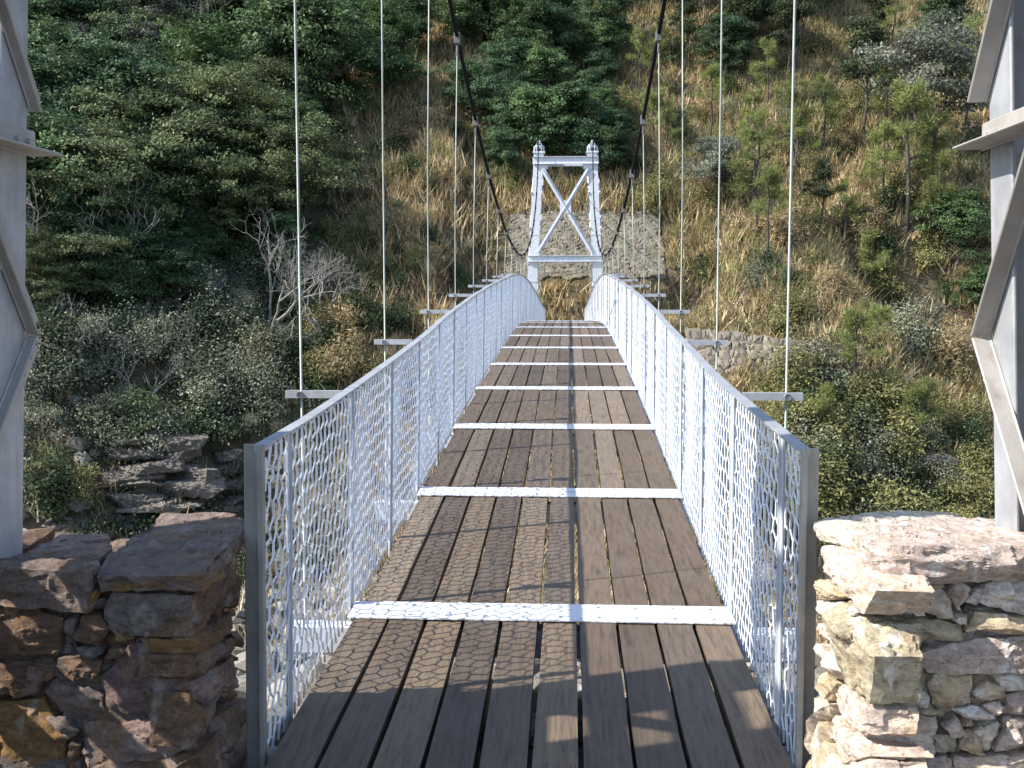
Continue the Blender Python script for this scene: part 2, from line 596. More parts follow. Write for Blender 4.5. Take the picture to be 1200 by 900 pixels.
H = 0.955
FY0, FY1 = 3.12, 43.6
for side in (-1, 1):
    wrng = np.random.default_rng(40 + side)
    ys = np.arange(FY0, FY1, .515)
    ys = np.append(ys, FY1)
    wv = wrng.normal(0, .0025, (len(ys), 2))
    mb = PB()
    xr = fence_x(side, H)
    for (dx, w, h, dz) in ((0.0, .04, .006, 0.0), (side * .017, .006, .016, -.011)):
        V, Fs = [], []
        for i, yy in enumerate(ys):
            zt = float(zc(yy)) + H + dz + wv[i, 1]
            x = xr + dx + wv[i, 0]
            V += [[x - w / 2, yy, zt - h / 2], [x + w / 2, yy, zt - h / 2], [x + w / 2, yy, zt + h / 2], [x - w / 2, yy, zt + h / 2]]
            if i:
                a, c0 = (i - 1) * 4, i * 4
                for j in range(4):
                    Fs.append([a + j, a + (j + 1) % 4, c0 + (j + 1) % 4, c0 + j])
        n4 = len(V) - 4
        Fs += [[0, 3, 2, 1], [n4, n4 + 1, n4 + 2, n4 + 3]]
        mb.add(V, Fs)
    rail = mb.build('railing', M['rail'], bridge)
    # posts
    py = [3.43 + 1.03 * k for k in range(39)]
    for k, yy in enumerate(py):
        mb = PB()
        a = np.array([fence_x(side, 0) + side * .0, yy, float(zc(yy)) - .16])
        b2 = np.array([fence_x(side, H), yy, float(zc(yy)) + H - .005])
        mb.beam(a, b2, (1, 0, 0), .005, .03)
        mb.beam(a, b2, (1, 0, 0), .022, .005, side * .0, .014)
        mb.build('post', M['post'], rail)
    # end post with its outward plate
    for yy, sg in ((FY0, -1), (FY1, 1)):
        mb = PB()
        a = np.array([fence_x(side, 0), yy, float(zc(yy)) - .45])
        b2 = np.array([fence_x(side, H), yy, float(zc(yy)) + H + .004])
        mb.beam(a, b2, (1, 0, 0), .018, .03)
        e = np.array([0, -sg * .05, -.006])
        mb.beam(a + e, b2 + e, (1, 0, 0), .008, .03, side * .012)
        mb.beam(a + e, b2 + e, (1, 0, 0), (.058 if side < 0 else .046), .008, side * (.039 if side < 0 else .032), 0)
        bevel(mb.build('end_post', M['endsteel'] if side > 0 else M['galvdark'], rail), .003)
    # stay bars from the rail out to the hanger
    for y in BEAM_Y:
        z = float(zc(y)) + H - .012
        mb = PB()
        x0, x1 = fence_x(side, H) + side * .03, side * 1.085
        mb.box(min(x0, x1), max(x0, x1), y - .022, y - .017, z - .015, z + .016)
        mb.box(min(x0, x1), max(x0, x1), y - .017, y + .016, z + .011, z + .016)
        mb.tube([[side * 1.02, y - .032, z], [side * 1.02, y - .02, z]], .014, 6, False)
        mb.build('stay_bar', M['galv'], rail)
    # hexagonal wire netting
    cw, ch = .066, .088          # cell width along the bridge, height
    rp = ch * .72                # row pitch
    rows = int(H / rp) + 2
    ncol = int((FY1 - FY0) / cw)
    jj, ii = np.meshgrid(np.arange(rows), np.arange(ncol), indexing='ij')
    cyy = FY0 + (ii + .5 + .5 * (jj % 2)) * cw
    chh = (jj - .6) * rp

    def node(yv, hv):
        yv = np.clip(yv, FY0, FY1)
        hv = np.clip(hv, -.07, H - .02)
        nz = np.sin(yv * 37.1 + hv * 61.7) * .5 + np.sin(yv * 91.3 - hv * 43.9) * .5
        nz2 = np.sin(yv * 53.3 + hv * 29.7 + 1.7) * .5 + np.sin(yv * 71.9 - hv * 83.1) * .5
        bag = np.sin(yv * 2.1 + side) * .012 + np.sin(yv * 6.1) * .008
        y2 = np.clip(yv + nz * .015, FY0 + .06, FY1 - .06)
        h2 = hv + nz2 * .015
        xx = side * ((.830 - .016 * h2 / H if side < 0 else .816) + .012) + bag * np.sin(np.clip(h2 / H, 0, 1) * 3.14) - side * .004
        return np.stack([xx, y2, zc(y2) + h2], -1)
    r2 = ch / 2
    q = ch * .22
    top = node(cyy, chh + r2)
    ru = node(cyy + cw / 2, chh + q)
    rd = node(cyy + cw / 2, chh - q)
    lu = node(cyy - cw / 2, chh + q)
    P0 = np.concatenate([ru.reshape(-1, 3), top.reshape(-1, 3), top.reshape(-1, 3)])
    P1 = np.concatenate([rd.reshape(-1, 3), ru.reshape(-1, 3), lu.reshape(-1, 3)])
    nn = ru.shape[0] * ru.shape[1]
    rad = np.concatenate([np.full(nn, .0053), np.full(2 * nn, .0036)])
    ok = np.linalg.norm(P1 - P0, axis=1) > .004
    P0, P1, rad = P0[ok], P1[ok], rad[ok]
    d = P1 - P0
    d /= np.linalg.norm(d, axis=1)[:, None]
    s1 = np.cross(d, np.array([1.0, 0.0, 0.0]))
    s1 /= np.linalg.norm(s1, axis=1)[:, None]
    s2 = np.cross(d, s1)
    n = len(P0)
    V = np.empty((n, 6, 3))
    for e in range(3):
        th = e * 2.0944 + .4
        off = (s1 * math.cos(th) + s2 * math.sin(th)) * rad[:, None]
        V[:, e] = P0 + off
        V[:, 3 + e] = P1 + off
    base = (np.arange(n) * 6)[:, None]
    Fq = np.concatenate([base + np.array([[a, (a + 1) % 3, 3 + (a + 1) % 3, 3 + a]]) for a in range(3)])
    mb = PB()
    mb.add(V.reshape(-1, 3), Fq)
    mb.build('wire_mesh', M['wire'], rail)

# ------------------------------------------------------------------ towers
def build_tower(y0, xc, zb, top, label, span0, mats, lacing, y_sign=1):
    """two lattice legs (front and rear channel, laced), cross beams, X brace, saddles. span0: half distance of leg axes at zb+.7"""
    t = empty('bridge_tower', (xc, y0, zb))
    tag(t, label, 'tower', 'steel bridge towers')
    lean = 0.05
    mat, mat2 = mats

    def ax(side, z):
        return side * (span0 - lean * (z - .7))
    wl = 0.20                       # half width of a leg
    dpt = 0.36                      # half depth
    for side in (-1, 1):
        leg = None
        for s in (1, -1):           # rear, front channel
            mb = MB()
            yw = s * dpt
            a = np.array([ax(side, 0), 0, 0.0])
            b2 = np.array([ax(side, top - zb), 0, top - zb])
            sec = [(0, yw, 2 * wl, .012), (-wl, yw - s * .07, .012, .14), (wl, yw - s * .07, .012, .14)]
            for (dx, dy, w, d) in sec:
                V = []
                for p in (a, b2):
                    V += [[p[0] + dx - w / 2, dy - d / 2, p[2]], [p[0] + dx + w / 2, dy - d / 2, p[2]], [p[0] + dx + w / 2, dy + d / 2, p[2]], [p[0] + dx - w / 2, dy + d / 2, p[2]]]
                mb.add(V, MB.HEX)
            o = mb.build('leg' if leg is None else 'leg_channel', mat, t if leg is None else leg)
            bevel(o, .004)
            if leg is None: leg = o
        # lacing angles on inner and outer faces; near tower's outer ones added for shade
        for face in (-1, 1):
            for (zr, zf) in (lacing if (face * side < 0 or y0 > 20) else [(z_, z_ + dz_) for z_ in list(np.arange(.15, 1.2, .21)) + list(np.arange(2.75, 5.0, .34)) for dz_ in ((.3, -.3) if z_ > 2 else (.12,))]):
                zr, zf = zr - zb, zf - zb
                if max(zr, zf) > top - zb - .3: continue
                p = np.array([ax(side, zr) + face * (wl + .010), (dpt + .035) * y_sign, zr])
                q = np.array([ax(side, zf) + face * (wl + .010), -(dpt + .03) * y_sign, zf])
                mb = MB()
                mb.beam(p, q, (1, 0, 0), .008, .075)
                outer = not (face * side < 0 or y0 > 20)
                if outer: mb.beam(p, q, (1, 0, 0), .008, .13)
                mb.beam(p, q, (1, 0, 0), .085 if zr == zf else (.032 if side < 0 else .05), .008, face * (.041 if zr == zf else (.015 if side < 0 else .025)), (.030 if zr > zf else -.030))
                if not outer:
                    dv = (q - p) / np.linalg.norm(q - p)
                    for f_ in (.05, .11):
                        for e_ in (p + dv * f_, q - dv * f_):
                            mb.tube([e_ + (face * .003, 0, 0), e_ + (face * .016, 0, 0)], .012, 6, False)
                            mb.tube([e_ + (face * .016, 0, 0), e_ + (face * .017, 0, 0)], [.012, .0005], 6, False)
                bevel(mb.build('lacing_bar', mat2, leg), .003)
            if outer:  # plate added on the unseen face to make the near deck shade solid
                mb = MB()
                open_ = {(2, 5), (3, 5), (1, 7), (2, 7), (4, 8), (4, 3), (0, 4)}  # cells left out so sun spots fall on the planks
                for iy in range(6):
                    for iz in range(10):
                        if (iy, iz) in open_: continue
                        z0_, z1_ = 1.34 + iz * .126, 1.34 + (iz + 1) * .126
                        xa_ = ax(side, 1.97) + face * (wl + .03)
                        mb.box(xa_ - .004, xa_ + .004, -dpt + iy * dpt / 3, -dpt + (iy + 1) * dpt / 3, z0_, z1_)
                mb.build('shade_plate', mat, leg)
        # batten plates and saddle
        for zz in (2.2, 4.2):
            mb = MB()
            mb.box(ax(side, zz) - wl - .03, ax(side, zz) + wl + .03, -dpt - .022, -dpt - .008, zz - .05, zz + .05)
            mb.build('batten_plate', mat, leg)
        hh = top - zb
        mb = MB()
        xx = ax(side, hh)
        mb.box(xx - .26, xx + .26, -dpt - .06, dpt + .06, hh, hh + .07)
        mb.box(xx - .11, xx - .085, -.3, .3, hh + .07, hh + .42)
        mb.box(xx + .085, xx + .11, -.3, .3, hh + .07, hh + .42)
        mb.tube([[xx - .17, 0, hh + .3], [xx + .17, 0, hh + .3]], .09, 8)
        mb.tube([[xx - .2, -.2, hh + .07], [xx - .2, -.2, hh + .3]], .03, 8)
        mb.tube([[xx + .2, -.2, hh + .07], [xx + .2, -.2, hh + .3]], .03, 8)
        mb.box(xx - .05, xx + .05, -.12, .12, hh + .42, hh + .56)
        mb.build('cable_saddle', mat, t)
        # concrete foot
        mb = MB()
        mb.box(ax(side, 0) - .4, ax(side, 0) + .4, -dpt - .25, dpt + .25, -.6, .06)
        bevel(mb.build('footing', M['stone_bank'], t, col=np.tile([.33, .32, .3], (8, 1))), .02)
    hb = 3.05 - zb if top > 7.2 else 4.4
    ht = top - zb - .32
    for zz, hgt in ((hb, .22), (ht, .28)):
        mb = MB()
        w = ax(1, zz) + wl + .05
        for s in (-1, 1):
            yy = s * (dpt + .03)
            mb.box(-w, w, yy - .012, yy + .012, zz - hgt / 2, zz + hgt / 2)
            mb.box(-w, w, min(yy, yy + s * .09), max(yy, yy + s * .09), zz + hgt / 2, zz + hgt / 2 + .02)
            mb.box(-w, w, min(yy, yy + s * .09), max(yy, yy + s * .09), zz - hgt / 2 - .02, zz - hgt / 2)
        mb.build('cross_beam', mat, t)
    # X brace with centre gusset and corner gussets
    mb = MB()
    za, zt = hb + .25, ht - .35
    for s in (-1, 1):
        p = np.array([s * (ax(1, za) - wl + .02), -dpt - .035 - .012 * s, za])
        q = np.array([-s * (ax(1, zt) - wl + .02), -dpt - .035 - .012 * s, zt])
        mb.beam(p, q, (1, 0, 0), .185, .012)
        mb.beam(p, q, (0, 1, 0), .09, .012, -.045, 0)
    xcn = (za + zt) / 2 + .15
    mb.box(-.24, .24, -dpt - .075, -dpt - .062, xcn - .26, xcn + .28)
    mb.build('cross_brace', mat, t)
    for s in (-1, 1):
        mb = MB()
        x0 = s * (ax(1, zt) - wl)
        mb.add([[x0 + s * .25, -dpt - .02, zt + .32], [x0 - s * .28, -dpt - .02, zt + .32], [x0 - s * .2, -dpt - .02, zt - .02], [x0 + s * .25, -dpt - .02, zt - .02],
                [x0 + s * .25, -dpt - .007, zt + .32], [x0 - s * .28, -dpt - .007, zt + .32], [x0 - s * .2, -dpt - .007, zt - .02], [x0 + s * .25, -dpt - .007, zt - .02]], MB.HEX)
        mb.build('gusset', mat, t)
    return t


lac_near = [(1.31, 2.33), (1.27, .24), (1.84, 1.84), (1.95, 2.98), (3.6, 2.7), (3.62, 4.6), (5.2, 4.2), (5.2, 6.2), (3.6, 3.6), (5.2, 5.2)]
build_tower(2.62, -0.09, -0.15, 6.55, 'tall grey lattice steel tower standing behind the two near stone walls', 1.62, (M['galv'], M['lace']), lac_near)
lac_far = []
for k in range(5):
    lac_far += [(.6 + 1.5 * k, 1.35 + 1.5 * k), (2.1 + 1.5 * k, 1.35 + 1.5 * k)]
build_tower(46.0, 0.0, -0.1, 7.55, 'white painted steel tower with X brace and cross beams at the far bridge end', 1.49, (M['white'], M['white']), lac_far)

# ------------------------------------------------------------------ stones
def rock_into(bm, pts, seed, amp, size, tint, layer, smooth_it=1):
    """convex hull of the points, subdivided, corners softened, surface broken up by noise"""
    t = bmesh.new()
    for p in pts: t.verts.new(p)
    res = bmesh.ops.convex_hull(t, input=t.verts)
    junk = [e for e in res['geom_interior'] + res['geom_unused'] if isinstance(e, bmesh.types.BMVert)]
    if junk: bmesh.ops.delete(t, geom=list(set(junk)), context='VERTS')
    for _ in range(6):
        long = [e for e in t.edges if e.calc_length() > size]
        if not long or len(t.verts) > 6000: break
        bmesh.ops.subdivide_edges(t, edges=long, cuts=1, use_grid_fill=True)
        bmesh.ops.triangulate(t, faces=[f for f in t.faces if len(f.verts) > 3])
    for _ in range(smooth_it):
        bmesh.ops.smooth_vert(t, verts=t.verts, factor=0.5, use_axis_x=True, use_axis_y=True, use_axis_z=True)
    t.normal_update()
    off = Vector((seed * 3.17, seed * 1.91, seed * .77))
    new = []
    k_ = 1.0 if size < .06 else .045 / (size * .45)
    for v in t.verts:
        p = Vector(v.co) * k_
        n1 = noise.fractal(p * 8 + off, .9, 2.1, 5)
        n2 = abs(noise.noise(p * 21 + off)) - .25
        lay = noise.fractal(Vector((p.x * 6, p.y * 6, p.z * 38 + noise.noise(p * 5) * 3)) + off, 1.0, 2.0, 2)
        pc = p * 15 + off + noise.noise_vector(p * 9 + off) * .55
        pc.z *= 1.7
        new.append(v.co + v.normal * amp * (n1 * .38 - n2 * .5 + lay * .4 + noise.cell(pc) * .34))
    m_ = {}
    for v, co in zip(t.verts, new):
        nv = bm.verts.new(co)
        nv[layer] = (*tint, 1)
        m_[v.index] = nv
    t.verts.index_update()
    vs = list(t.verts)
    m_ = {}
    base = len(bm.verts) - len(vs)
    bm.verts.ensure_lookup_table()
    for i, v in enumerate(vs): m_[v] = bm.verts[base + i]
    for f in t.faces:
        try:
            nf = bm.faces.new([m_[v] for v in f.verts])
            nf.smooth = True
        except ValueError:
            pass
    t.free()


def stone_obj(name, mat, parent, stones):
    bm = bmesh.new()
    lay = bm.verts.layers.float_color.new('tint')
    for s in stones:
        rock_into(bm, s['pts'], s['seed'], s.get('amp', .010), s.get('size', .026), s['tint'], lay, s.get('smooth', 1))
    me = bpy.data.meshes.new(name)
    bm.to_mesh(me)
    bm.free()
    me.set_sharp_from_angle(angle=math.radians(28))
    return link(name, me, mat, parent)


def poly_rock(poly3, inward, depth, rng, bulge=.02, shrink=.95):
    """hull points for one facing stone: its traced outline on the wall face, set back into the wall"""
    P = np.array(poly3)
    c = P.mean(0)
    inward = np.array(inward, float)
    pts = []
    for p in P:
        pts.append(c + (p - c) * shrink + inward * rng.uniform(.0, .022))
        pts.append(c + (p - c) * .97 + inward * (depth * rng.uniform(.8, 1.1)))
    for _ in range(3):
        w = rng.dirichlet(np.ones(len(P)) * .7)
        pts.append((P * w[:, None]).sum(0) * .55 + c * .45 - inward * rng.uniform(.2, 1.0) * bulge)
    return pts


K_ = 1.12
PALE = {'pink': (.56, .455, .37), 'purple': (.46, .37, .315), 'tan': (.46, .37, .25), 'cream': (.60, .53, .42), 'white': (.62, .57, .52), 'olive': (.38, .33, .225), 'rust': (.42, .27, .17)}
PALE = {k: tuple(min(.75, c * K_) for c in v) for k, v in PALE.items()}
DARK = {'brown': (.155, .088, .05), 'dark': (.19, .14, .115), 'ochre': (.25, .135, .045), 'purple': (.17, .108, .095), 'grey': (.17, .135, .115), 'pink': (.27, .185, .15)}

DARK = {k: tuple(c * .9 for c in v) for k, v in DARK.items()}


def build_wall(name, label, crop, front, side, YF, XS, sx, mat, pal, core, caps, foot_rng):
    x0, y0, sc = crop
    t = empty(name, (XS + sx * .5, YF + .25, -.1))
    tag(t, label, 'stone wall')
    t_loc = np.array([XS + sx * .5, YF + .25, -.1])
    rng = np.random.default_rng(foot_rng)
    st = []
    k = 0
    for tint, poly in front:
        P = [on_y(x0 + cx / sc, y0 + cy / sc, YF) - t_loc for cx, cy in poly]
        st.append(dict(pts=poly_rock(P, (0, 1, 0), .17, rng), seed=foot_rng + k * 1.37, tint=pal[tint], amp=.016, size=.0125, smooth=0))
        k += 1
    for tint, poly in side:
        P = [on_x(x0 + cx / sc, y0 + cy / sc, XS) - t_loc for cx, cy in poly]
        st.append(dict(pts=poly_rock(P, (sx, 0, 0), .15, rng), seed=foot_rng + k * 1.37, tint=pal[tint], amp=.014, size=.0135, smooth=0))
        k += 1
    # lower courses and the run of the wall away from the bridge, laid stone by stone
    keys = list(pal)
    z = core[4]
    def course(xa, xb, ya, yb, za, zb, face):
        nonlocal k
        u = xa if face == 'f' else ya
        end = xb if face == 'f' else yb
        while u < end - .03:
            w = rng.uniform(.12, .3)
            u2 = min(u + w, end)
            j = lambda s=.012: rng.uniform(-s, s)
            if face == 'f':
                P = [np.array([u + j(), YF, za + j()]), np.array([u2 - .01 + j(), YF, za + j()]), np.array([u2 - .01 + j(), YF, zb + j()]), np.array([u + j(), YF, zb + j()])]
                inw = (0, 1, 0)
            else:
                P = [np.array([XS, u + j(), za + j()]), np.array([XS, u2 - .01 + j(), za + j()]), np.array([XS, u2 - .01 + j(), zb + j()]), np.array([XS, u + j(), zb + j()])]
                inw = (sx, 0, 0)
            st.append(dict(pts=poly_rock([p - t_loc for p in P], inw, .16, rng), seed=foot_rng + k * 1.37, tint=pal[keys[rng.integers(len(keys))]], amp=.011, size=.04))
            k += 1
            u = u2
    xo = XS + sx * 2.0
    xa, xb = min(XS, xo), max(XS, xo)
    for (za, zb2) in ((-.12, .02), (.02, core[5])):
        course(xa, xb, 0, 0, za, zb2, 'f')
        course(0, 0, YF, core[3], za, zb2, 's')
    xf = core[6]
    xa, xb = min(xf, xo), max(xf, xo)
    for (za, zb2) in ((core[5], .28), (.28, .42), (.42, .52), (.52, .62)):
        course(xa, xb, 0, 0, za, zb2, 'f')
    stone_obj('stone_facing', mat, t, st)
    # rough hearting behind the face stones
    hs = []
    hx0, hx1 = (XS + sx * .07), xo
    nseg = 7
    for i in range(nseg):
        for zz in range(3):
            a = hx0 + (hx1 - hx0) * i / nseg
            b2 = hx0 + (hx1 - hx0) * (i + 1.15) / nseg
            z0, z1 = -.12 + zz * .235, -.12 + (zz + 1.1) * .235
            pts = [np.array([x, yy, z_]) + rng.normal(0, .015, 3) - t_loc for x in (a, b2) for yy in (YF + .055, core[3] - .02) for z_ in (z0, z1)]
            hs.append(dict(pts=pts, seed=foot_rng + 90 + i * 3 + zz, tint=tuple(c * .8 for c in pal[keys[(i * 3 + zz) % 4]]), amp=.03, size=.03, smooth=0))
    xf0, xf1 = min(XS + sx * .02, XS + sx * 1.0), max(XS + sx * .02, XS + sx * 1.0)
    for q in range(150):
        r_ = rng.uniform(.012, .034)
        c_ = np.array([rng.uniform(xf0, xf1), YF + .035 + rng.uniform(0, .03), rng.uniform(-.05, .56)]) if q % 4 else np.array([XS + sx * (.03 + rng.uniform(0, .03)), rng.uniform(YF + .05, core[3] - .05), rng.uniform(-.05, .56)])
        d_ = rng.normal(0, 1, (9, 3))
        d_ /= np.linalg.norm(d_, axis=1)[:, None]
        hs.append(dict(pts=list(c_ - t_loc + d_ * r_ * np.array([1.5, 1, .8])), seed=foot_rng + 300 + q, tint=tuple(np.array(pal[keys[q % len(keys)]]) * rng.uniform(.7, 1.05)), amp=.004, size=.02, smooth=0))
    stone_obj('hearting', mat, t, hs)
    for tint, top, thick, extra in caps:
        pts = []
        tp = [on_y(x0 + cx / sc, y0 + cy / sc, yy) - t_loc for cx, cy, yy in top]
        c = np.mean(tp, 0)
        for p in tp:
            pts.append(p)
            pts.append(c + (p - c) * .94 + np.array([0, 0, -thick]) + (p - c) * 0)
        for cx, cy, yy in extra:
            pts.append(on_y(x0 + cx / sc, y0 + cy / sc, yy) - t_loc)
        k += 1
        stone_obj('capstone', mat, t, [dict(pts=pts, seed=foot_rng + k * 1.37, tint=pal[tint], amp=.016, size=.0135, smooth=0)])
    return t


R_front = [
    ('pink', [(215, 380), (250, 285), (330, 300), (470, 295), (510, 345), (512, 384), (330, 384)]),
    ('purple', [(498, 310), (525, 268), (578, 290), (565, 335), (530, 375)]),
    ('white', [(565, 237), (635, 222), (635, 250), (575, 282)]),
    ('tan', [(400, 265), (500, 250), (500, 300), (440, 290)]),
    ('white', [(560, 345), (620, 285), (700, 240), (790, 238), (790, 375), (650, 362)]),
    ('olive', [(205, 402), (250, 390), (470, 390), (560, 425), (560, 470), (250, 476)]),
    ('cream', [(522, 382), (570, 385), (570, 428), (525, 405)]),
    ('tan', [(568, 442), (590, 372), (690, 375), (790, 400), (790, 445)]),
    ('olive', [(110, 440), (205, 402), (240, 478), (272, 520), (390, 570), (425, 622), (380, 672), (200, 690)]),
    ('purple', [(388, 530), (440, 505), (600, 460), (800, 452), (800, 582), (530, 587), (430, 587)]),
    ('tan', [(435, 622), (455, 590), (592, 590), (580, 682), (530, 706), (450, 692)]),
    ('tan', [(588, 655), (640, 613), (690, 630), (690, 657), (620, 682)]),
    ('cream', [(678, 592), (790, 588), (790, 655), (690, 642)]),
    ('white', [(508, 706), (580, 682), (672, 740), (560, 742)]),
    ('pink', [(620, 692), (690, 672), (712, 722), (660, 726)]),
    ('purple', [(705, 662), (790, 650), (790, 735), (720, 724)]),
    ('olive', [(345, 692), (430, 690), (482, 722), (380, 716)]),
    ('white', [(383, 657), (430, 650), (437, 692), (390, 684)]),
    ('tan', [(270, 696), (335, 688), (345, 712), (280, 718)]),
    ('pink', [(195, 702), (475, 730), (452, 862), (250, 857), (205, 800)]),
    ('pink', [(485, 772), (540, 735), (562, 790), (520, 797)]),
    ('olive', [(452, 802), (540, 800), (520, 855), (455, 848)]),
    ('tan', [(540, 852), (560, 790), (600, 800), (622, 855)]),
    ('cream', [(598, 782), (680, 742), (690, 762), (640, 852), (615, 848)]),
    ('purple', [(650, 852), (710, 735), (790, 742), (790, 835)]),
    ('purple', [(380, 900), (420, 865), (490, 860), (520, 885), (500, 975), (390, 975)]),
    ('pink', [(520, 872), (620, 860), (790, 860), (790, 975), (520, 975)]),
    ('tan', [(235, 866), (390, 870), (375, 975), (240, 975)])]
R_side = [
    ('pink', [(46, 150), (110, 140), (205, 230), (250, 300), (212, 382), (150, 320), (50, 225)]),
    ('tan', [(36, 265), (78, 265), (112, 318), (60, 327)]),
    ('white', [(40, 332), (100, 335), (182, 368), (112, 405), (58, 402)]),
    ('pink', [(52, 412), (100, 402), (108, 470), (60, 467)]),
    ('olive', [(104, 440), (150, 388), (205, 402), (232, 520), (205, 690), (150, 600)]),
    ('pink', [(40, 482), (98, 500), (132, 572), (98, 602)]),
    ('tan', [(38, 642), (60, 572), (100, 612), (78, 657)]),
    ('pink', [(88, 642), (150, 617), (203, 700), (205, 790), (150, 780)]),
    ('cream', [(34, 662), (90, 680), (80, 730), (34, 742)]),
    ('pink', [(88, 716), (150, 782), (232, 862), (130, 885)]),
    ('tan', [(34, 760), (80, 742), (80, 802), (58, 832)]),
    ('cream', [(28, 862), (80, 836), (132, 905), (120, 975), (28, 975)]),
    ('pink', [(130, 890), (232, 868), (238, 975), (130, 975)])]
R_caps = [
    ('cream', [(36, 78, 3.06), (60, 52, 3.16), (270, 24, 3.3), (500, 30, 3.34), (600, 60, 3.2), (330, 90, 2.98), (180, 112, 2.86)], .04, [(45, 98, 3.05), (185, 158, 2.80)]),
    ('purple', [(182, 112, 2.86), (260, 72, 3.0), (500, 42, 3.2), (660, 50, 3.22), (790, 105, 2.95), (800, 150, 2.6), (560, 152, 2.56), (385, 142, 2.54), (225, 152, 2.58)], .085,
     [(255, 268, 2.56), (380, 254, 2.55), (470, 250, 2.55), (600, 216, 2.55), (722, 205, 2.56)])]
build_wall('stone_wall', 'sunlit pale rubble stone wall with pinkish slab on top, right of the deck', (940, 590, 2.904), R_front, R_side, 2.60, .832, 1, M['stone_pale'], PALE,
           (0, 0, 0, 3.1, 0, .16, 1.30), R_caps, 21)

L_front = [
    ('dark', [(-60, 212), (75, 222), (300, 235), (312, 255), (210, 372), (100, 347), (-60, 347)]),
    ('brown', [(-60, 352), (110, 357), (215, 395), (187, 525), (-60, 530)]),
    ('brown', [(-60, 537), (185, 542), (175, 592), (120, 642), (60, 660), (-60, 657)]),
    ('ochre', [(-60, 672), (140, 667), (225, 800), (205, 975), (-60, 975)]),
    ('ochre', [(275, 372), (320, 278), (337, 290), (310, 372)]),
    ('brown', [(245, 470), (265, 385), (330, 390), (375, 430), (330, 490)]),
    ('brown', [(185, 532), (300, 515), (345, 545), (330, 587), (235, 604), (190, 592)]),
    ('brown', [(345, 547), (370, 490), (420, 510), (400, 537), (350, 562)]),
    ('dark', [(145, 642), (180, 605), (300, 625), (345, 660), (355, 715), (260, 731), (195, 716)]),
    ('purple', [(335, 602), (370, 555), (430, 482), (520, 482), (630, 490), (632, 700), (600, 731), (365, 712)]),
    ('pink', [(258, 757), (350, 737), (690, 722), (640, 852), (560, 880), (380, 886), (320, 852)]),
    ('grey', [(345, 352), (380, 310), (660, 310), (642, 470), (520, 477), (400, 462), (345, 400)]),
    ('ochre', [(325, 252), (420, 247), (690, 247), (690, 302), (345, 302)]),
    ('brown', [(213, 880), (235, 810), (270, 820), (270, 975), (215, 975)]),
    ('dark', [(275, 800), (330, 862), (400, 892), (380, 975), (275, 975)]),
    ('brown', [(402, 892), (650, 872), (690, 840), (690, 975), (402, 975)]),
    ('grey', [(255, 492), (340, 495), (340, 522), (270, 522)]),
    ('dark', [(150, 737), (215, 737), (260, 782), (230, 802)]),
    ('ochre', [(375, 420), (450, 462), (400, 467)]),
    ('dark', [(215, 400), (255, 390), (240, 480), (205, 440)])]
L_side = [
    ('brown', [(648, 460), (662, 330), (770, 170), (792, 180), (790, 270), (690, 442)]),
    ('brown', [(790, 190), (826, 240), (820, 352), (775, 357)]),
    ('ochre', [(652, 462), (690, 445), (660, 512)]),
    ('brown', [(690, 450), (812, 365), (802, 432), (690, 522)]),
    ('dark', [(680, 525), (700, 492), (832, 450), (802, 512), (690, 572)]),
    ('brown', [(650, 520), (677, 515), (672, 602), (650, 592)]),
    ('pink', [(665, 612), (720, 572), (812, 520), (832, 620), (720, 696), (670, 662)]),
    ('grey', [(728, 742), (816, 680), (826, 800), (750, 882), (725, 872)]),
    ('brown', [(655, 640), (692, 700), (700, 800), (655, 835)]),
    ('dark', [(700, 880), (832, 812), (832, 975), (700, 975)])]
L_caps = [
    ('dark', [(322, 248, 2.78), (690, 246, 2.77), (735, 180, 2.92), (862, 58, 3.3), (760, 34, 3.36), (560, 40, 3.34), (440, 120, 3.08), (345, 205, 2.86)], .05, [(690, 298, 2.78), (345, 298, 2.79)]),
    ('dark', [(-80, 212, 2.78), (0, 195, 2.85), (60, 186, 2.9), (345, 180, 2.92), (335, 215, 2.82), (300, 240, 2.78)], .11, []),
    ('pink', [(30, 188, 2.90), (340, 186, 2.92), (380, 150, 3.0), (365, 108, 3.14), (210, 104, 3.14), (160, 150, 3.0)], .07, [])]
build_wall('stone_wall', 'shaded brown rubble stone wall with dark flat capstones, left of the deck', (0, 590, 2.903), L_front, L_side, 2.80, -.925, -1, M['stone_dark'], DARK,
           (0, 0, 0, 3.34, 0, .10, -1.85), L_caps, 57)

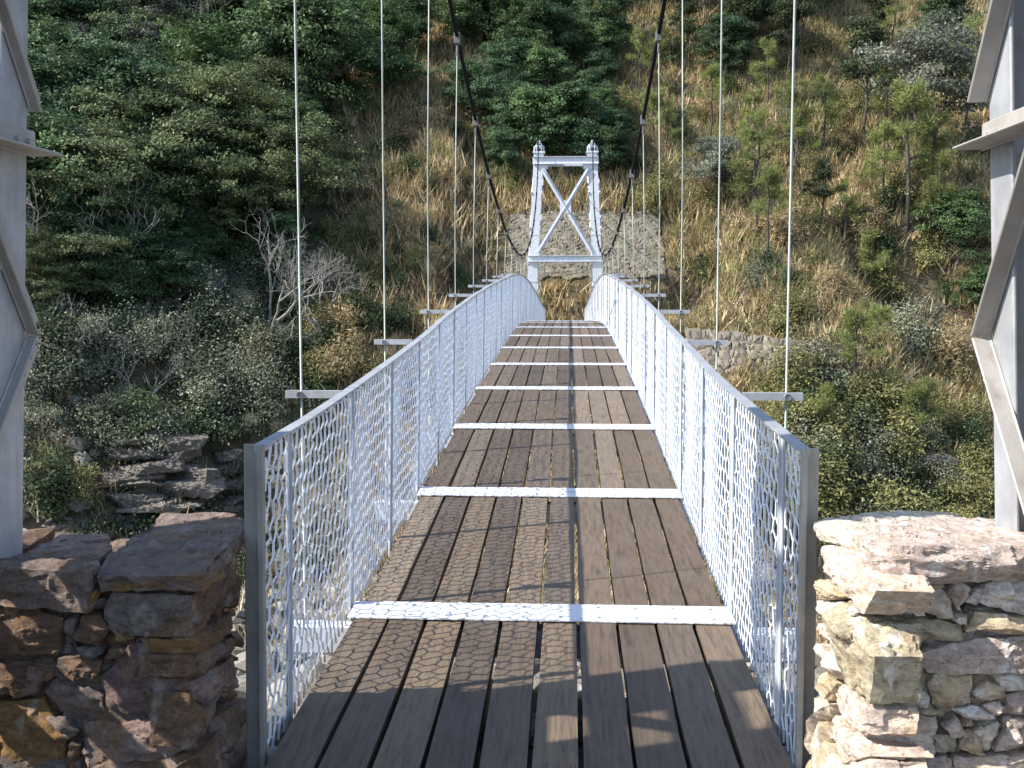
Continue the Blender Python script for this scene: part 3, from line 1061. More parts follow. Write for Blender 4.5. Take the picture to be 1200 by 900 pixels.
# pitched stone bank behind the far tower
def rubble_face(name, label, quad, nu, nv, thick, pal, seed, cat, bul=.03):
    A, B, C, D = [np.array(q, float) for q in quad]      # bottom-left, bottom-right, top-right, top-left
    ctr = (A + B) / 2
    rng = np.random.default_rng(seed)
    t = empty(name, ctr)
    tag(t, label, cat)
    st = []
    nrm = np.cross(B - A, D - A)
    nrm /= np.linalg.norm(nrm)
    k = 0
    for j in range(nv):
        u = 0.0
        v0, v1 = j / nv, (j + 1) / nv
        wv = lambda a: .022 * math.sin(a * 31 + seed) + .018 * math.sin(a * 77 + j)
        while u < 1:
            w = rng.uniform(.45, 2.0) / nu
            u2 = min(1, u + w)
            pt = lambda a, b0: (lambda b: A * (1 - a) * (1 - b) + B * a * (1 - b) + C * a * b + D * (1 - a) * b)(b0 + wv(a))
            j4 = lambda: rng.uniform(-.3, .3) / nu
            P = [pt(u + j4(), v0 + j4() * .7), pt(u2 + j4(), v0 + j4() * .7), pt(u2 + j4(), v1 + j4() * .7), pt(u + j4(), v1 + j4() * .7)]
            P = [p - ctr for p in P]
            tint = np.array(pal[rng.integers(len(pal))]) * rng.uniform(.7, 1.2)
            st.append(dict(pts=poly_rock(P, -nrm, thick, rng, bul, 1.07), seed=seed + k * .77, tint=tuple(tint), amp=.035, size=.14, smooth=0))
            k += 1
            u = u2
    stone_obj('stone_facing', M['stone_bank'], t, st)
    return t


rubble_face('stone_bank', 'pitched rubble stone bank rising behind the white far tower', [(-2.75, 48.35, 2.3), (4.6, 48.35, 2.3), (4.4, 50.5, 5.42), (-2.6, 50.5, 5.42)], 52, 19, .2,
            [(.165, .15, .11), (.13, .12, .09), (.19, .17, .13), (.145, .135, .11)], 5, 'stone bank', .012)
A1, B1 = hit(806, 462), hit(968, 450)
up = np.array([0, .45, 0])
rubble_face('dry_stone_wall', 'low pale dry stone wall along the far bank, below the dry grass right of the bridge',
            [A1 + (0, -.5, -.35), B1 + (0, -.5, -.35), B1 + up + (0, .2, 1.55), A1 + up + (0, .3, 2.5)], 24, 8, .5,
            [(.19, .165, .125), (.15, .13, .10), (.235, .205, .155)], 9, 'stone wall', .08)

# ------------------------------------------------------------------ plants
def leaves_arr(C, spread, n, size, rng, colA, colB, flat=.7, up=.5, long=1.6, centre=None):
    """n leaves round every clump centre in C"""
    m = len(C)
    P = np.repeat(C, n, 0) + rng.normal(0, 1, (m * n, 3)) * np.array([spread, spread, spread * flat])
    N_ = m * n
    nr = rng.normal(0, 1, (N_, 3))
    if centre is not None:
        out = P - centre
        out /= np.linalg.norm(out, axis=1)[:, None] + 1e-9
        nr = nr * .6 + out * .7
    nr[:, 2] += up
    nr /= np.linalg.norm(nr, axis=1)[:, None]
    a = np.cross(nr, rng.normal(0, 1, (N_, 3)))
    a /= np.linalg.norm(a, axis=1)[:, None] + 1e-9
    b = np.cross(nr, a)
    s = size * rng.uniform(.6, 1.35, (N_, 1))
    V = np.stack([P - a * s * .5 * long, P + b * s * .42, P + a * s * .5 * long, P - b * s * .42], 1)
    t = rng.beta(1.6, 1.6, (N_, 1))
    cl = np.repeat(rng.uniform(.6, 1.35, (m, 1)), n, 0)
    col = (np.array(colA)[None] * (1 - t) + np.array(colB)[None] * t) * cl
    return V, np.repeat(col, 4, 0)


def finish_leaves(name, VV, CC):
    V = np.concatenate([v.reshape(-1, 3) for v in VV])
    return np_mesh(name, V, np.arange(len(V)).reshape(-1, 4), False, np.concatenate(CC))


def bent(p, q, rng, k=5, wob=.06):
    p, q = np.array(p, float), np.array(q, float)
    t = np.linspace(0, 1, k)[:, None]
    P = p * (1 - t) + q * t
    L = np.linalg.norm(q - p)
    P[1:-1] += rng.normal(0, wob * L, (k - 2, 3))
    return P


PROTO = {}


def tree_proto(kind, seed, height, crown_w, base_frac, lobes, clumps, leaves, size, spread, colA, colB, trunk_r, mat_b='bark', flat=.75, name='broadleaf_tree'):
    rng = np.random.default_rng(seed)
    wood = MB()
    top = np.array([rng.normal(0, .06 * height), rng.normal(0, .06 * height), height * .78])
    tr = bent((0, 0, -.35), top, rng, 7, .03)
    wood.tube(tr, np.linspace(trunk_r, trunk_r * .3, 7), 7, False)
    VV, CC = [], []
    cc = np.array([0, 0, height * (base_frac + (1 - base_frac) * .5)])
    for l in range(lobes):
        a = l * 2.399 + rng.uniform(-.5, .5)
        r = crown_w * .5 * rng.uniform(.3, .72) if l else 0
        zz = height * (base_frac + (1 - base_frac) * rng.uniform(.12, .80)) if l else height * .84
        r *= math.sin(max(.25, min(1, (1.12 - (zz / height - base_frac) / (1 - base_frac)))) * 1.57)
        ce = np.array([math.cos(a) * r, math.sin(a) * r, zz])
        lr = crown_w * rng.uniform(.11, .29)
        i0 = tr[min(6, max(2, int(6 * (zz / height) * .8)))]
        br = bent(i0, ce, rng, 5, .07)
        wood.tube(br, np.linspace(trunk_r * .42, trunk_r * .13, 5), 5, False)
        d = rng.normal(0, 1, (clumps, 3))
        d[:, 2] = d[:, 2] * .8 + .25
        d /= np.linalg.norm(d, axis=1)[:, None]
        C = ce + d * lr * np.array([1, 1, flat]) * rng.uniform(.35, 1.45, (clumps, 1))
        for c in C[::3]:
            wood.tube(bent(ce, c, rng, 3, .08), [trunk_r * .13, trunk_r * .09, trunk_r * .04], 4, False)
        v, c = leaves_arr(C, spread * rng.uniform(.6, 1.15), leaves, size * rng.uniform(.8, 1.25), rng, colA, colB, .42, .7, 1.7, cc)
        VV.append(v)
        CC.append(c)
    PROTO.setdefault(kind, []).append((name, wood.mesh('trunk', True), finish_leaves('crown', VV, CC), M[mat_b], height))


def pine_proto(seed, height, colA, colB):
    rng = np.random.default_rng(seed)
    wood = MB()
    bend = rng.normal(0, .075 * height, 2)
    P = np.array([[bend[0] * math.sin(t * 3) + rng.normal(0, .01 * height), bend[1] * math.sin(t * 2.6), t * height - .2] for t in np.linspace(0, 1, 9)])
    wood.tube(P, np.linspace(.085, .03, 9), 6, False)
    VV, CC = [], []
    nbr = int(rng.integers(11, 19))
    low = rng.uniform(.4, .62)
    for k in range(nbr):
        t = rng.uniform(low, 1.0)
        p = P[0] * 0 + np.array([np.interp(t, np.linspace(0, 1, 9), P[:, i]) for i in range(3)])
        a = rng.uniform(0, 6.28)
        L = height * (.08 + .26 * (1.05 - t)) * rng.uniform(.5, 1.3)
        q = p + np.array([math.cos(a) * L, math.sin(a) * L, L * rng.uniform(.1, .5)])
        wood.tube(bent(p, q, rng, 4, .06), [.022, .018, .013, .008], 4, False)
        for f in (.55, .8, 1.0):
            c = p + (q - p) * f
            n = 84
            d = rng.normal(0, 1, (n, 3)) + np.array([0, 0, .35])
            d /= np.linalg.norm(d, axis=1)[:, None]
            ln = rng.uniform(.13, .30, (n, 1))
            s = np.cross(d, rng.normal(0, 1, (n, 3)))
            s /= np.linalg.norm(s, axis=1)[:, None]
            c0 = c + rng.normal(0, .09, (n, 3))
            V = np.stack([c0, c0 + d * ln * .5 + s * .010, c0 + d * ln, c0 + d * ln * .5 - s * .010], 1)
            tt = rng.uniform(0, 1, (n, 1))
            VV.append(V)
            CC.append(np.repeat(np.array(colA) * (1 - tt) + np.array(colB) * tt, 4, 0))
    PROTO.setdefault('pine', []).append(('pine_tree', wood.mesh('trunk', True), finish_leaves('crown', VV, CC), M['bark'], height))


def bare_proto(kind, seed, height, spreadf, r0, depth, leafy=0, mat='barkpale', name='bare_tree'):
    rng = np.random.default_rng(seed)
    trunk, twigs = MB(), MB()
    tips = []

    def grow(p, d, L, r, dep):
        k = 4
        pts = [p]
        dd = np.array(d, float)
        for _ in range(k):
            dd = dd + rng.normal(0, .17, 3)
            dd[2] += .03
            dd /= np.linalg.norm(dd)
            pts.append(pts[-1] + dd * L / k)
        trunk.tube(pts, np.linspace(r, r * .66, k + 1), 6 if dep > 2 else 4, False)
        if dep == 0:
            tips.append(pts[-1])
            return
        nb = 2 if rng.uniform() < .55 else 3
        for b in range(nb):
            e = rng.normal(0, 1, 3)
            e -= dd * e.dot(dd)
            e /= np.linalg.norm(e)
            ang = rng.uniform(.35, .85) * spreadf
            nd = dd * math.cos(ang) + e * math.sin(ang)
            nd[2] += .12
            grow(pts[-1 if b < 2 else -2], nd / np.linalg.norm(nd), L * rng.uniform(.62, .88), r * rng.uniform(.52, .70), dep - 1)
    for s in range(2 if depth > 4 else 3):
        a = rng.uniform(0, 6.28)
        grow(np.array([0, 0, -.2]), np.array([math.cos(a) * .5, math.sin(a) * .5, 1.0]) / 1.12, height * .27, r0, depth)
    if leafy:
        V, C = leaves_arr(np.array(tips), .28, leafy, .085, rng, (.12, .13, .085), (.24, .25, .165), .8, .3)
        V2 = np.concatenate([V.reshape(-1, 3)])
        crown = np_mesh('crown', V2, np.arange(len(V2)).reshape(-1, 4), False, C)
        PROTO.setdefault(kind, []).append((name, trunk.mesh('trunk', True), crown, M[mat], height))
    else:
        PROTO.setdefault(kind, []).append((name, trunk.mesh('branches', True), None, M[mat], height))


def shrub_proto(kind, seed, h, w, clumps, leaves, size, spread, colA, colB, name='shrub', stemmat='bark', up=.4, long=1.6):
    rng = np.random.default_rng(seed)
    stems = MB()
    C = []
    for k in range(clumps):
        a = rng.uniform(0, 6.28)
        t = rng.uniform(0, 1) ** .6
        ph = rng.uniform(.1, 1.5)
        r = w * .5 * t * math.cos(ph) * rng.uniform(.8, 1.15)
        C.append([math.cos(a) * r, math.sin(a) * r, max(.08, h * t * math.sin(ph) * rng.uniform(.8, 1.15))])
    C = np.array(C)
    for c in C[::2]:
        stems.tube(bent((rng.normal(0, .05), rng.normal(0, .05), -.1), c, rng, 4, .07), [.026, .02, .013, .006], 4, False)
    V, CC = leaves_arr(C, spread, leaves, size, rng, colA, colB, .75, up, long, np.array([0, 0, h * .2]))
    V = V.reshape(-1, 3)
    PROTO.setdefault(kind, []).append((name, stems.mesh('stems', True), np_mesh('foliage', V, np.arange(len(V)).reshape(-1, 4), False, CC), M[stemmat], h))


for s in range(4):
    tree_proto('dark', 100 + s, 6.0, 4.6 + .5 * (s % 2), .16, 14, 20, 88, .088, .27, (.024, .052, .026), (.085, .135, .06), .16)
for s in range(2):
    tree_proto('green', 120 + s, 6.0, 5.2, .2, 13, 20, 88, .092, .29, (.038, .072, .026), (.10, .155, .058), .15)
for s in range(3):
    tree_proto('feather', 140 + s, 5.2, 5.6, .28, 12, 16, 100, .07, .24, (.05, .072, .03), (.14, .16, .068), .10, flat=.42)
for s in range(2):
    tree_proto('silver', 160 + s, 5.4, 4.0, .38, 10, 14, 80, .075, .25, (.075, .085, .06), (.17, .18, .14), .09, flat=.7)
for s in range(2):
    tree_proto('thin', 180 + s, 6.5, 2.6, .42, 7, 12, 76, .08, .24, (.02, .035, .016), (.06, .075, .03), .10, flat=.9)
for s in range(8):
    pine_proto(200 + s, 4.6, (.09, .11, .03), (.21, .23, .08))
for s in range(3):
    bare_proto('bare', 220 + s, 5.2, 1.1, .085, 6)
for s in range(2):
    bare_proto('brush', 230 + s, 4.2, 1.05, .06, 5, 9, name='feathery_tree')
for s in range(3):
    shrub_proto('shrub_dark', 240 + s, 1.3, 1.9, 42, 90, .056, .18, (.025, .045, .02), (.07, .095, .04))
for s in range(3):
    shrub_proto('shrub_olive', 250 + s, 1.3, 1.9, 42, 90, .054, .19, (.10, .10, .036), (.25, .24, .10))
for s in range(3):
    shrub_proto('shrub_grey', 260 + s, 1.4, 2.2, 42, 95, .05, .22, (.085, .095, .06), (.215, .225, .155))
for s in range(2):
    shrub_proto('shrub_tan', 270 + s, 1.1, 1.9, 34, 130, .03, .2, (.16, .115, .06), (.34, .27, .15), 'dry_shrub', up=.1, long=5.0)

MASTER = {}


def plant(kind, pos, height, label, group=None, rz=None, var=None):
    lst = PROTO[kind]
    i = random.randrange(len(lst)) if var is None else var
    name, tm, cm, bm_, h0 = lst[i]
    key = (kind, i)
    if key not in MASTER:
        r = empty(name)
        link(tm.name.split('.')[0], tm, bm_, r)
        if cm is not None: link(cm.name.split('.')[0], cm, M['leaf'], r)
        MASTER[key] = r
    else:
        r = copy_tree(MASTER[key])
        for kk in ('group',):
            if kk in r: del r[kk]
    r.location = Vector(pos)
    s = height / h0
    r.scale = (s, s, s)
    r.rotation_euler = (0, 0, random.uniform(0, 6.28) if rz is None else rz)
    cat = {'pine': 'tree', 'bare': 'tree', 'brush': 'tree', 'dark': 'tree', 'green': 'tree', 'feather': 'tree', 'silver': 'tree', 'thin': 'tree'}.get(kind, 'shrub')
    tag(r, label, cat, group)
    return r


def plant_at(kind, px, py, hpx, label, group=None, **kw):
    p = hit(px, py)
    depth = (p - CAM).dot(F_)
    p = p.copy()
    p[2] = terr(p[0], p[1]) - .05
    return plant(kind, p, hpx * depth / FPX, label, group, **kw)


USED = []
PINES = [(830, 170, 90, 'small pine right behind the third right hanger'), (770, 190, 80, 'small pine between the right cable and the hangers'), (960, 190, 100, 'pine with bare lower trunk right of the outer hanger'), (985, 300, 95, 'young pine halfway up the dry slope below the slim straight pine'), (925, 215, 90, 'small pine close to the outer right hanger'), (1085, 300, 90, 'spreading pine beside the bright green tree'), (955, 560, 110, 'pine standing in the thicket just beyond the right railing end'), (1080, 560, 120, 'pine in the thicket left of the right tower leg foot')]
# trees and shrubs one can single out in the photograph: kind, foot pixel, height in pixels
FEAT = [
    ('feather', 255, 262, 190, 'layered light olive tree in the middle of the dark wood left of the first hanger'),
    ('feather', 215, 262, 105, 'smaller drooping olive tree touching the light olive tree in the dark wood'),
    ('silver', 175, 150, 130, 'pale grey leaved tree high in the dark wood near the left tower leg'),
    ('bare', 252, 110, 130, 'bare twiggy grey tree high in the dark wood above the olive tree'),
    ('green', 372, 170, 190, 'bright green full crowned tree between the first two hangers on the left'),
    ('green', 455, 125, 120, 'green round tree at the top of the brown slope between left hangers'),
    ('bare', 78, 335, 165, 'bleached leafless tree with forked branches beside the left tower leg'),
    ('bare', 140, 350, 150, 'leafless grey tree with thin branches, second from the left tower leg'),
    ('bare', 312, 410, 180, 'wide bare grey tree standing left of the first hanger above the railing'),
    ('bare', 375, 408, 140, 'bare grey branching tree just right of the first left hanger'),
    ('brush', 210, 425, 95, 'grey green feathery tree with dark crooked trunk on the dry ledge'),
    ('shrub_tan', 265, 440, 45, 'patch of tan dry brush on the ledge left of the first stay bar'),
    ('brush', 120, 430, 90, 'grey leafed brushy tree below the bleached leafless tree'),
    ('shrub_grey', 70, 450, 70, 'grey green shrub hugging the left tower leg at mid height'),
    ('shrub_dark', 60, 600, 70, 'leafy green bush at the foot of the left tower leg above the stones'),
    ('bare', 60, 455, 120, 'grey leafless tree rising beside the lower left tower leg'),
    ('bare', 165, 480, 95, 'low leafless tree with sprawling limbs above the left rock outcrop'),
    ('bare', 225, 395, 110, 'thin leafless tree behind the feathery tree on the dry ledge'),
    ('brush', 285, 475, 80, 'grey brushy tree just left of the first stay bar'),
    ('shrub_tan', 235, 445, 40, 'tan dry brush below the feathery tree on the ledge'),
    ('shrub_tan', 300, 425, 40, 'tan dry brush beside the first left hanger'),
    ('shrub_tan', 395, 400, 45, 'tan dry brush between the first two left hangers above the railing'),
    ('feather', 320, 190, 120, 'light olive tree crossing behind the first left hanger'),
    ('feather', 190, 200, 110, 'light olive tree left of the layered olive tree'),
    ('shrub_olive', 100, 590, 45, 'yellow green bush among rocks behind the left stone wall'),
    ('pine', 893, 290, 150, 'young pine with long bent trunk alone on the dry slope between the right hangers'),
    ('pine', 1062, 268, 175, 'tall thin pine with curved dark trunk near the right tower leg'),
    ('pine', 1030, 262, 120, 'slim straight pine left of the tall curved pine'),
    ('pine', 1018, 360, 95, 'bushy yellow green pine on the slope above the dry grass terrace'),
    ('pine', 1005, 500, 135, 'thin trunked pine in front of the low dry stone wall'),
    ('pine', 1030, 440, 85, 'small flat topped pine behind the thin trunked pine'),
    ('pine', 1050, 95, 95, 'yellow green pine near the top of the right slope'),
    ('silver', 1090, 210, 190, 'silver grey leaved tree with forked dark trunk at upper right'),
    ('dark', 1110, 70, 90, 'dark round crowned tree at the upper right beside the tower leg'),
    ('thin', 1015, 160, 150, 'tall tree with thick dark leaning trunk on the upper right slope'),
    ('thin', 935, 90, 150, 'dark slender tree right of the outer right hanger at the top'),
    ('thin', 870, 80, 150, 'dark slender tree between the two outer right hangers at the top'),
    ('shrub_grey', 1070, 410, 60, 'blue grey bush above the dry grass terrace on the right'),
    ('shrub_tan', 1110, 425, 48, 'round tan dry bush on the grass terrace at right'),
    ('green', 1125, 330, 110, 'bright green spreading tree left of the right tower leg'),
    ('green', 1150, 385, 80, 'green bush like tree tucked against the right tower leg'),
    ('shrub_olive', 890, 285, 26, 'small yellow green bush above the low dry stone wall'),
    ('green', 620, 100, 105, 'light green tree above the dark gully behind the far tower'),
    ('pine', 700, 85, 110, 'bright yellow green tree right of the dark gully top'),
    ('pine', 745, 115, 85, 'yellow green pine beside the upper end of the right main cable'),
    ('shrub_olive', 770, 250, 40, 'yellow green leafy bush right of the far tower stone bank'),
]
for k, (kind, px, py, hpx, lab) in enumerate(FEAT):
    plant_at(kind, px, py, hpx, lab)
    USED.append((px, py))


for px, py, hpx, lab in PINES:
    plant_at('pine', px, py, hpx, lab)


def fill(n, box, kinds, hr, labels, group, gap=14, tries=40):
    x0, x1, y0, y1 = box
    got = []
    for _ in range(n):
        for _ in range(tries):
            px, py = random.uniform(x0, x1), random.uniform(y0, y1)
            if all((px - a) ** 2 + ((py - b) * 1.2) ** 2 > gap * gap for a, b in got):
                break
        else:
            continue
        got.append((px, py))
        kind = random.choice(kinds)
        p = hit(px, py)
        if abs(p[0] - .75) < 5.2 and 41 < p[1] < 51.5:
            continue
        p[2] = terr(p[0], p[1]) - .05
        plant(kind, p, random.uniform(*hr), labels[kind], group)


WOOD = {'dark': 'dense dark evergreen tree merging into the shaded wood on the left hillside', 'feather': 'loose olive tree half hidden in the shaded wood on the left hillside',
        'green': 'green leafy tree within the shaded wood on the left hillside', 'silver': 'pale grey leafed tree within the shaded wood on the left hillside'}
fill(66, (15, 345, 30, 330), ['dark'] * 6 + ['feather'] * 3 + ['green'] * 2 + ['silver'], (4.2, 6.6), WOOD, 'trees of the shaded wood on the left hillside', 22)
fill(26, (-120, 360, -160, 30), ['dark'] * 5 + ['feather'] + ['green'], (5, 7), WOOD, 'trees of the shaded wood on the left hillside', 24)
MID = {'dark': 'dark leafy tree in the belt of trees above the brown slope', 'green': 'mid green tree in the belt of trees above the brown slope'}
fill(20, (335, 575, -30, 95), ['dark'] * 3 + ['green'] * 2, (4.2, 6), MID, 'trees above the brown slope', 24)
GUL = {'dark': 'dark evergreen tree filling the shaded gully behind the far tower'}
GUL['green'] = 'mid green tree at the edge of the shaded gully behind the far tower'
fill(30, (545, 725, 30, 222), ['dark', 'dark', 'dark', 'green'], (2.4, 5.0), GUL, 'dark trees in the gully behind the far tower', 20)
fill(12, (560, 800, -80, 40), ['dark'], (4.5, 6), {'dark': 'dark tree at the head of the gully above the far tower'}, 'dark trees at the head of the gully', 26)
TOP = {'thin': 'slim dark trunked tree in the thin wood at the top of the right slope', 'dark': 'dark tree in the thin wood at the top of the right slope', 'silver': 'pale tree in the thin wood at the top of the right slope'}
fill(16, (780, 985, -50, 105), ['thin'] * 4 + ['dark'] * 2 + ['silver'], (3.6, 6), TOP, 'trees at the top of the right slope', 22)
SL = {'shrub_olive': 'low olive bush scattered on the dry grass right slope', 'shrub_dark': 'low dark green bush scattered on the dry grass right slope', 'shrub_grey': 'low grey bush scattered on the dry grass right slope', 'shrub_tan': 'low tan dry bush scattered on the dry grass right slope'}
fill(84, (715, 1150, 50, 390), ['shrub_olive'] * 5 + ['shrub_dark'] * 3 + ['shrub_grey'] * 2 + ['shrub_tan'] * 3, (.7, 1.7), SL, 'low bushes on the right slope', 17)
BL = {'shrub_olive': 'low olive bush on the brown slope left of the far tower', 'shrub_dark': 'low dark bush on the brown slope left of the far tower', 'shrub_tan': 'tan dry bush on the brown slope left of the far tower'}
fill(50, (385, 600, 110, 345), ['shrub_dark'] * 5 + ['shrub_olive'] * 3 + ['shrub_tan'] * 2, (.7, 1.5), BL, 'bushes on the brown slope', 17)
LR = {'shrub_olive': 'rounded olive bush in the thicket below the right terrace', 'shrub_dark': 'dark green bush in the thicket below the right terrace', 'shrub_grey': 'grey bush in the thicket below the right terrace', 'green': 'green low tree in the thicket below the right terrace'}
LR['pine'] = 'pine growing out of the thicket below the right terrace'
fill(30, (925, 1050, 455, 650), ['shrub_olive'] * 7 + ['shrub_dark'] * 2 + ['shrub_grey'] + ['pine'] * 2, (1.1, 2.1), LR, 'thicket below the right terrace', 17)
fill(26, (1050, 1200, 492, 660), ['shrub_olive'] * 6 + ['shrub_dark'] * 3 + ['shrub_grey'] * 2, (.9, 1.6), LR, 'thicket below the right terrace', 17)
fill(26, (20, 335, 255, 390), ['dark'] * 4 + ['green'] + ['feather'], (2.6, 4.2), WOOD, 'trees of the shaded wood on the left hillside', 24)
fill(18, (760, 1140, 70, 330), ['pine'] * 5 + ['silver', 'thin'], (3.2, 5.8), {'pine': 'slender pine with bare lower trunk scattered on the dry right slope', 'silver': 'small pale leafed tree scattered on the dry right slope', 'thin': 'slender dark leafed tree scattered on the dry right slope'}, 'slender trees on the right slope', 36)
LL = {'shrub_grey': 'grey green bush on the rocky bank behind the left wall', 'shrub_dark': 'dark bush on the rocky bank behind the left wall', 'shrub_tan': 'dry tan bush on the rocky bank behind the left wall', 'brush': 'brushy grey tree on the rocky bank behind the left wall'}
fill(66, (10, 345, 285, 530), ['shrub_grey'] * 8 + ['shrub_dark'] * 4 + ['brush'] * 5, (1.1, 2.3), LL, 'bushes on the rocky left bank', 17)
fill(16, (330, 480, 380, 470), ['shrub_dark'] * 3 + ['shrub_tan'] + ['shrub_olive'], (.9, 1.6), {'shrub_dark': 'dark bush seen over the left railing', 'shrub_tan': 'tan dry bush seen over the left railing', 'shrub_olive': 'olive bush seen over the left railing'}, 'bushes beyond the left railing', 17)

# tree added outside the frame, left of the near tower, to shade the left wall
sh = plant('dark', (-3.1, 1.2, -.15), 2.4, 'unseen small evergreen tree added left of the near tower to shade the brown stone wall', rz=.7, var=1)

# ------------------------------------------------------------------ grass, undergrowth, rubble (stuff)
rng = np.random.default_rng(77)
n = 52000
y = 29 + (80 - 29) * rng.uniform(0, 1, n) ** .85
x = rng.uniform(-.56, .56, n) * y - .05 * y
keep = ~((np.abs(x - .8) < 3.8) & (y > 48.2) & (y < 50.55)) & ~((np.abs(x) < 1.2) & (y > 40) & (y < 46.3))
keep &= (rng.uniform(0, 1, n) < np.where(x < -.22 * y, .12, 1.0)) & (y > 29)
patch = np.sin(x * .9 + 2 * np.sin(y * .31)) + np.sin(y * 1.15 + 1.7 * np.sin(x * .47)) + rng.normal(0, .6, n)
keep &= patch > -1.75
x, y, patch = x[keep], y[keep], patch[keep]
z = terr(x, y)
nb = 11
m_ = len(x)
hgt = rng.uniform(.3, .95, m_) * np.where(x > .1 * y, .9, 1.0)
B = np.repeat(np.stack([x, y, z - .05], -1), nb, 0) + rng.normal(0, .17, (m_ * nb, 3)) * np.array([1, 1, .12])
hh = np.repeat(hgt, nb)[:, None] * rng.uniform(.5, 1.2, (m_ * nb, 1))
lean = rng.normal(0, .42, (m_ * nb, 3)) + np.array([0, -.25, 0])
lean[:, 2] = 1
ang = rng.uniform(0, 6.28, m_ * nb)
sd = np.stack([np.cos(ang), np.sin(ang), np.zeros_like(ang)], -1) * rng.uniform(.022, .055, (m_ * nb, 1))
V = np.stack([B - sd, B + sd, B + lean * hh], 1)
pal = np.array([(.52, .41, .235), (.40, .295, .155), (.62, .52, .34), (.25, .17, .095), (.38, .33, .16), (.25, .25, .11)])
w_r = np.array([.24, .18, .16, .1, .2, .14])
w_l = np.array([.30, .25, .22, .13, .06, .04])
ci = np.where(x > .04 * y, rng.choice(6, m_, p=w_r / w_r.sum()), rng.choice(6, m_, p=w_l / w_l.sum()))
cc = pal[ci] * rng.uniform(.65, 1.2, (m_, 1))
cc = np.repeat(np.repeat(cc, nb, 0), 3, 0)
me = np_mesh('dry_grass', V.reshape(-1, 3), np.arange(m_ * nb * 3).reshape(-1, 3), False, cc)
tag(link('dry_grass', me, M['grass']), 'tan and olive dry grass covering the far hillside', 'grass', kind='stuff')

# small undergrowth too fine to count
n = 6500
y = 33 + (82 - 33) * rng.uniform(0, 1, n) ** .85
x = rng.uniform(-.58, .55, n) * y
keep = ~((np.abs(x - .8) < 4.0) & (y > 47.9) & (y < 50.7)) & ~((np.abs(x) < 1.5) & (y > 39) & (y < 46.6)) & (rng.uniform(0, 1, n) < np.where(x < -.2 * y, 1.0, np.where(x > .04 * y, .62, .42)))
x, y = x[keep], y[keep]
C = np.stack([x, y, terr(x, y) + .18], -1)
C = np.repeat(C, 4, 0) + rng.normal(0, .3, (len(C) * 4, 3)) * np.array([1, 1, .5])
half = C[:, 0] < -.2 * C[:, 1]
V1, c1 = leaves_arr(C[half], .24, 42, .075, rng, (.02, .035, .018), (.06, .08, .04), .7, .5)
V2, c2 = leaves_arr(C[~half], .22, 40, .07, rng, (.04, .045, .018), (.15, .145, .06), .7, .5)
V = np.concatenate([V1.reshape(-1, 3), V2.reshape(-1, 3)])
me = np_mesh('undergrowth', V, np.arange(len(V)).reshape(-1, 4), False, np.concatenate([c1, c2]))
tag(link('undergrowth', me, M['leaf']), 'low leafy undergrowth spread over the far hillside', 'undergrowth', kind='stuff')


def rock_cloud(name, P, S, pal, seed, label):
    rng = np.random.default_rng(seed)
    protos = []
    for k in range(7):
        bm = bmesh.new()
        pts = rng.normal(0, 1, (14, 3))
        pts /= np.linalg.norm(pts, axis=1)[:, None]
        for p in pts * np.array([1, .8, .55]): bm.verts.new(p)
        r = bmesh.ops.convex_hull(bm, input=bm.verts)
        bmesh.ops.triangulate(bm, faces=bm.faces)
        bm.verts.index_update()
        protos.append((np.array([v.co[:] for v in bm.verts]), np.array([[v.index for v in f.verts] for f in bm.faces])))
        bm.free()
    VV, FF, CC, n = [], [], [], 0
    for p, s in zip(P, S):
        v, f = protos[rng.integers(7)]
        a = rng.uniform(0, 6.28)
        R = np.array([[math.cos(a), -math.sin(a), 0], [math.sin(a), math.cos(a), 0], [0, 0, 1]])
        VV.append((v * s) @ R.T + p)
        FF.append(f + n)
        n += len(v)
        CC.append(np.tile(np.array(pal[rng.integers(len(pal))]) * rng.uniform(.7, 1.2), (len(v), 1)))
    me = np_mesh(name, np.concatenate(VV), np.concatenate(FF), False, np.concatenate(CC))
    tag(link(name, me, M['stone_bank']), label, 'rubble', kind='stuff')


n = 5200
y = rng.uniform(3.5, 12, n)
x = rng.uniform(-4.5, 4.5, n)
S = rng.gamma(2.0, .035, n) + .025
rock_cloud('rubble', np.stack([x, y, terr(x, y) + S * .2], -1), S, [(.42, .39, .33), (.33, .30, .25), (.26, .24, .21), (.50, .46, .39)], 3, 'pale loose stones on the near bank below the deck')
n = 5000
y = rng.uniform(12, 38, n)
x = rng.uniform(-.58, .55, n) * y
S = rng.gamma(1.6, .12, n) + .06
rock_cloud('rubble', np.stack([x, y, terr(x, y) + S * .2], -1), S, [(.17, .15, .12), (.13, .12, .10), (.23, .21, .17), (.11, .095, .075)], 4, 'grey broken stones lining the gorge bottom')

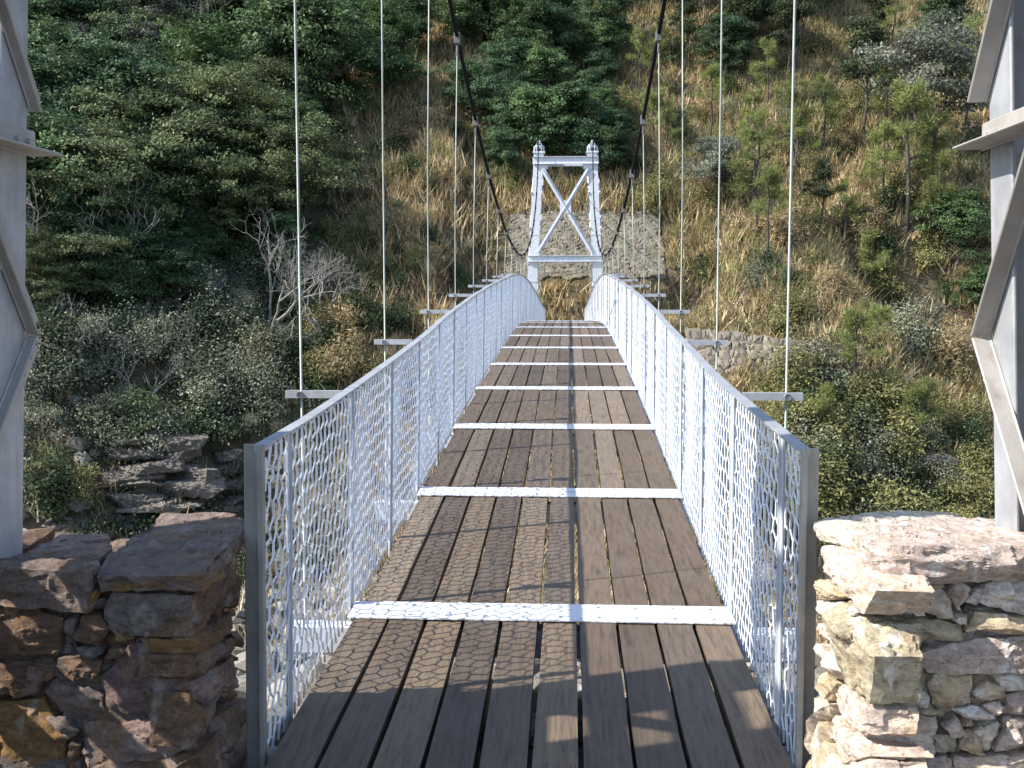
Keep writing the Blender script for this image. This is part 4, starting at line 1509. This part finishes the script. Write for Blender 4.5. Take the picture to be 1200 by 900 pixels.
# rock outcrops on the left bank
def outcrop(px, py, wpx, hpx, label, seed):
    p = hit(px, py)
    d = (p - CAM).dot(F_)
    w, h = wpx * d / FPX, hpx * d / FPX
    rg = np.random.default_rng(seed)
    st = []
    nl = 9
    for k in range(nl):
        pts = []
        zc0 = -h * .35 + h * 1.25 * k / nl
        wk = w * 1.35 * (1 - .055 * k) * rg.uniform(.75, 1.05)
        ox = rg.normal(0, .13 * w)
        for _ in range(12):
            a = rg.uniform(0, 6.28)
            pts.append(np.array([ox + math.cos(a) * wk * .5, .16 * k + math.sin(a) * wk * .32, zc0 + rg.uniform(0, 1) * h * .27]))
        st.append(dict(pts=pts, seed=seed + k * 2.1, tint=tuple(np.array([.12, .105, .088]) * rg.uniform(.75, 1.25)), amp=.09, size=.13, smooth=0))
    o = stone_obj('rock_outcrop', M['stone_bank'], None, st)
    o.location = (p[0], p[1], terr(p[0], p[1]) - .1)
    tag(o, label, 'rock')


outcrop(140, 585, 95, 75, 'layered grey brown rock outcrop above the left stone wall, leftmost', 301)
outcrop(200, 600, 100, 85, 'tall grey rock outcrop left of the left railing end post', 302)
outcrop(255, 590, 60, 60, 'small pale rock outcrop touching the left end post', 303)
outcrop(60, 622, 60, 28, 'low broken grey rock beside the foot of the left tower leg', 304)

# ------------------------------------------------------------------ light
SUN_TO = np.array([-.702, -.26, .663])
w = bpy.data.worlds.new('World')
SC.world = w
w.use_nodes = True
nt = w.node_tree
bg = nt.nodes['Background']
sky = nt.nodes.new('ShaderNodeTexSky')
sky.sky_type = 'NISHITA'
sky.sun_disc = False
sky.sun_elevation = math.asin(SUN_TO[2])
sky.sun_rotation = math.atan2(SUN_TO[0], SUN_TO[1])
sky.altitude = 800
nt.links.new(sky.outputs['Color'], bg.inputs['Color'])
bg.inputs['Strength'].default_value = 0.15
ld = bpy.data.lights.new('sun', 'SUN')
ld.energy = 4.2
ld.angle = math.radians(.53)
ld.color = (1.0, .95, .87)
lo = bpy.data.objects.new('sun', ld)
COL.objects.link(lo)
lo.rotation_euler = Vector(-SUN_TO).to_track_quat('-Z', 'Y').to_euler()
lo.location = (-30, -10, 40)

SC.view_settings.view_transform = 'Standard'
SC.view_settings.look = 'None'
SC.view_settings.exposure = 1.25
SC.view_settings.gamma = 1.0
SC.view_settings.use_curve_mapping = False
SC.render.engine = 'CYCLES'
SC.cycles.max_bounces = 6
SC.cycles.transparent_max_bounces = 8
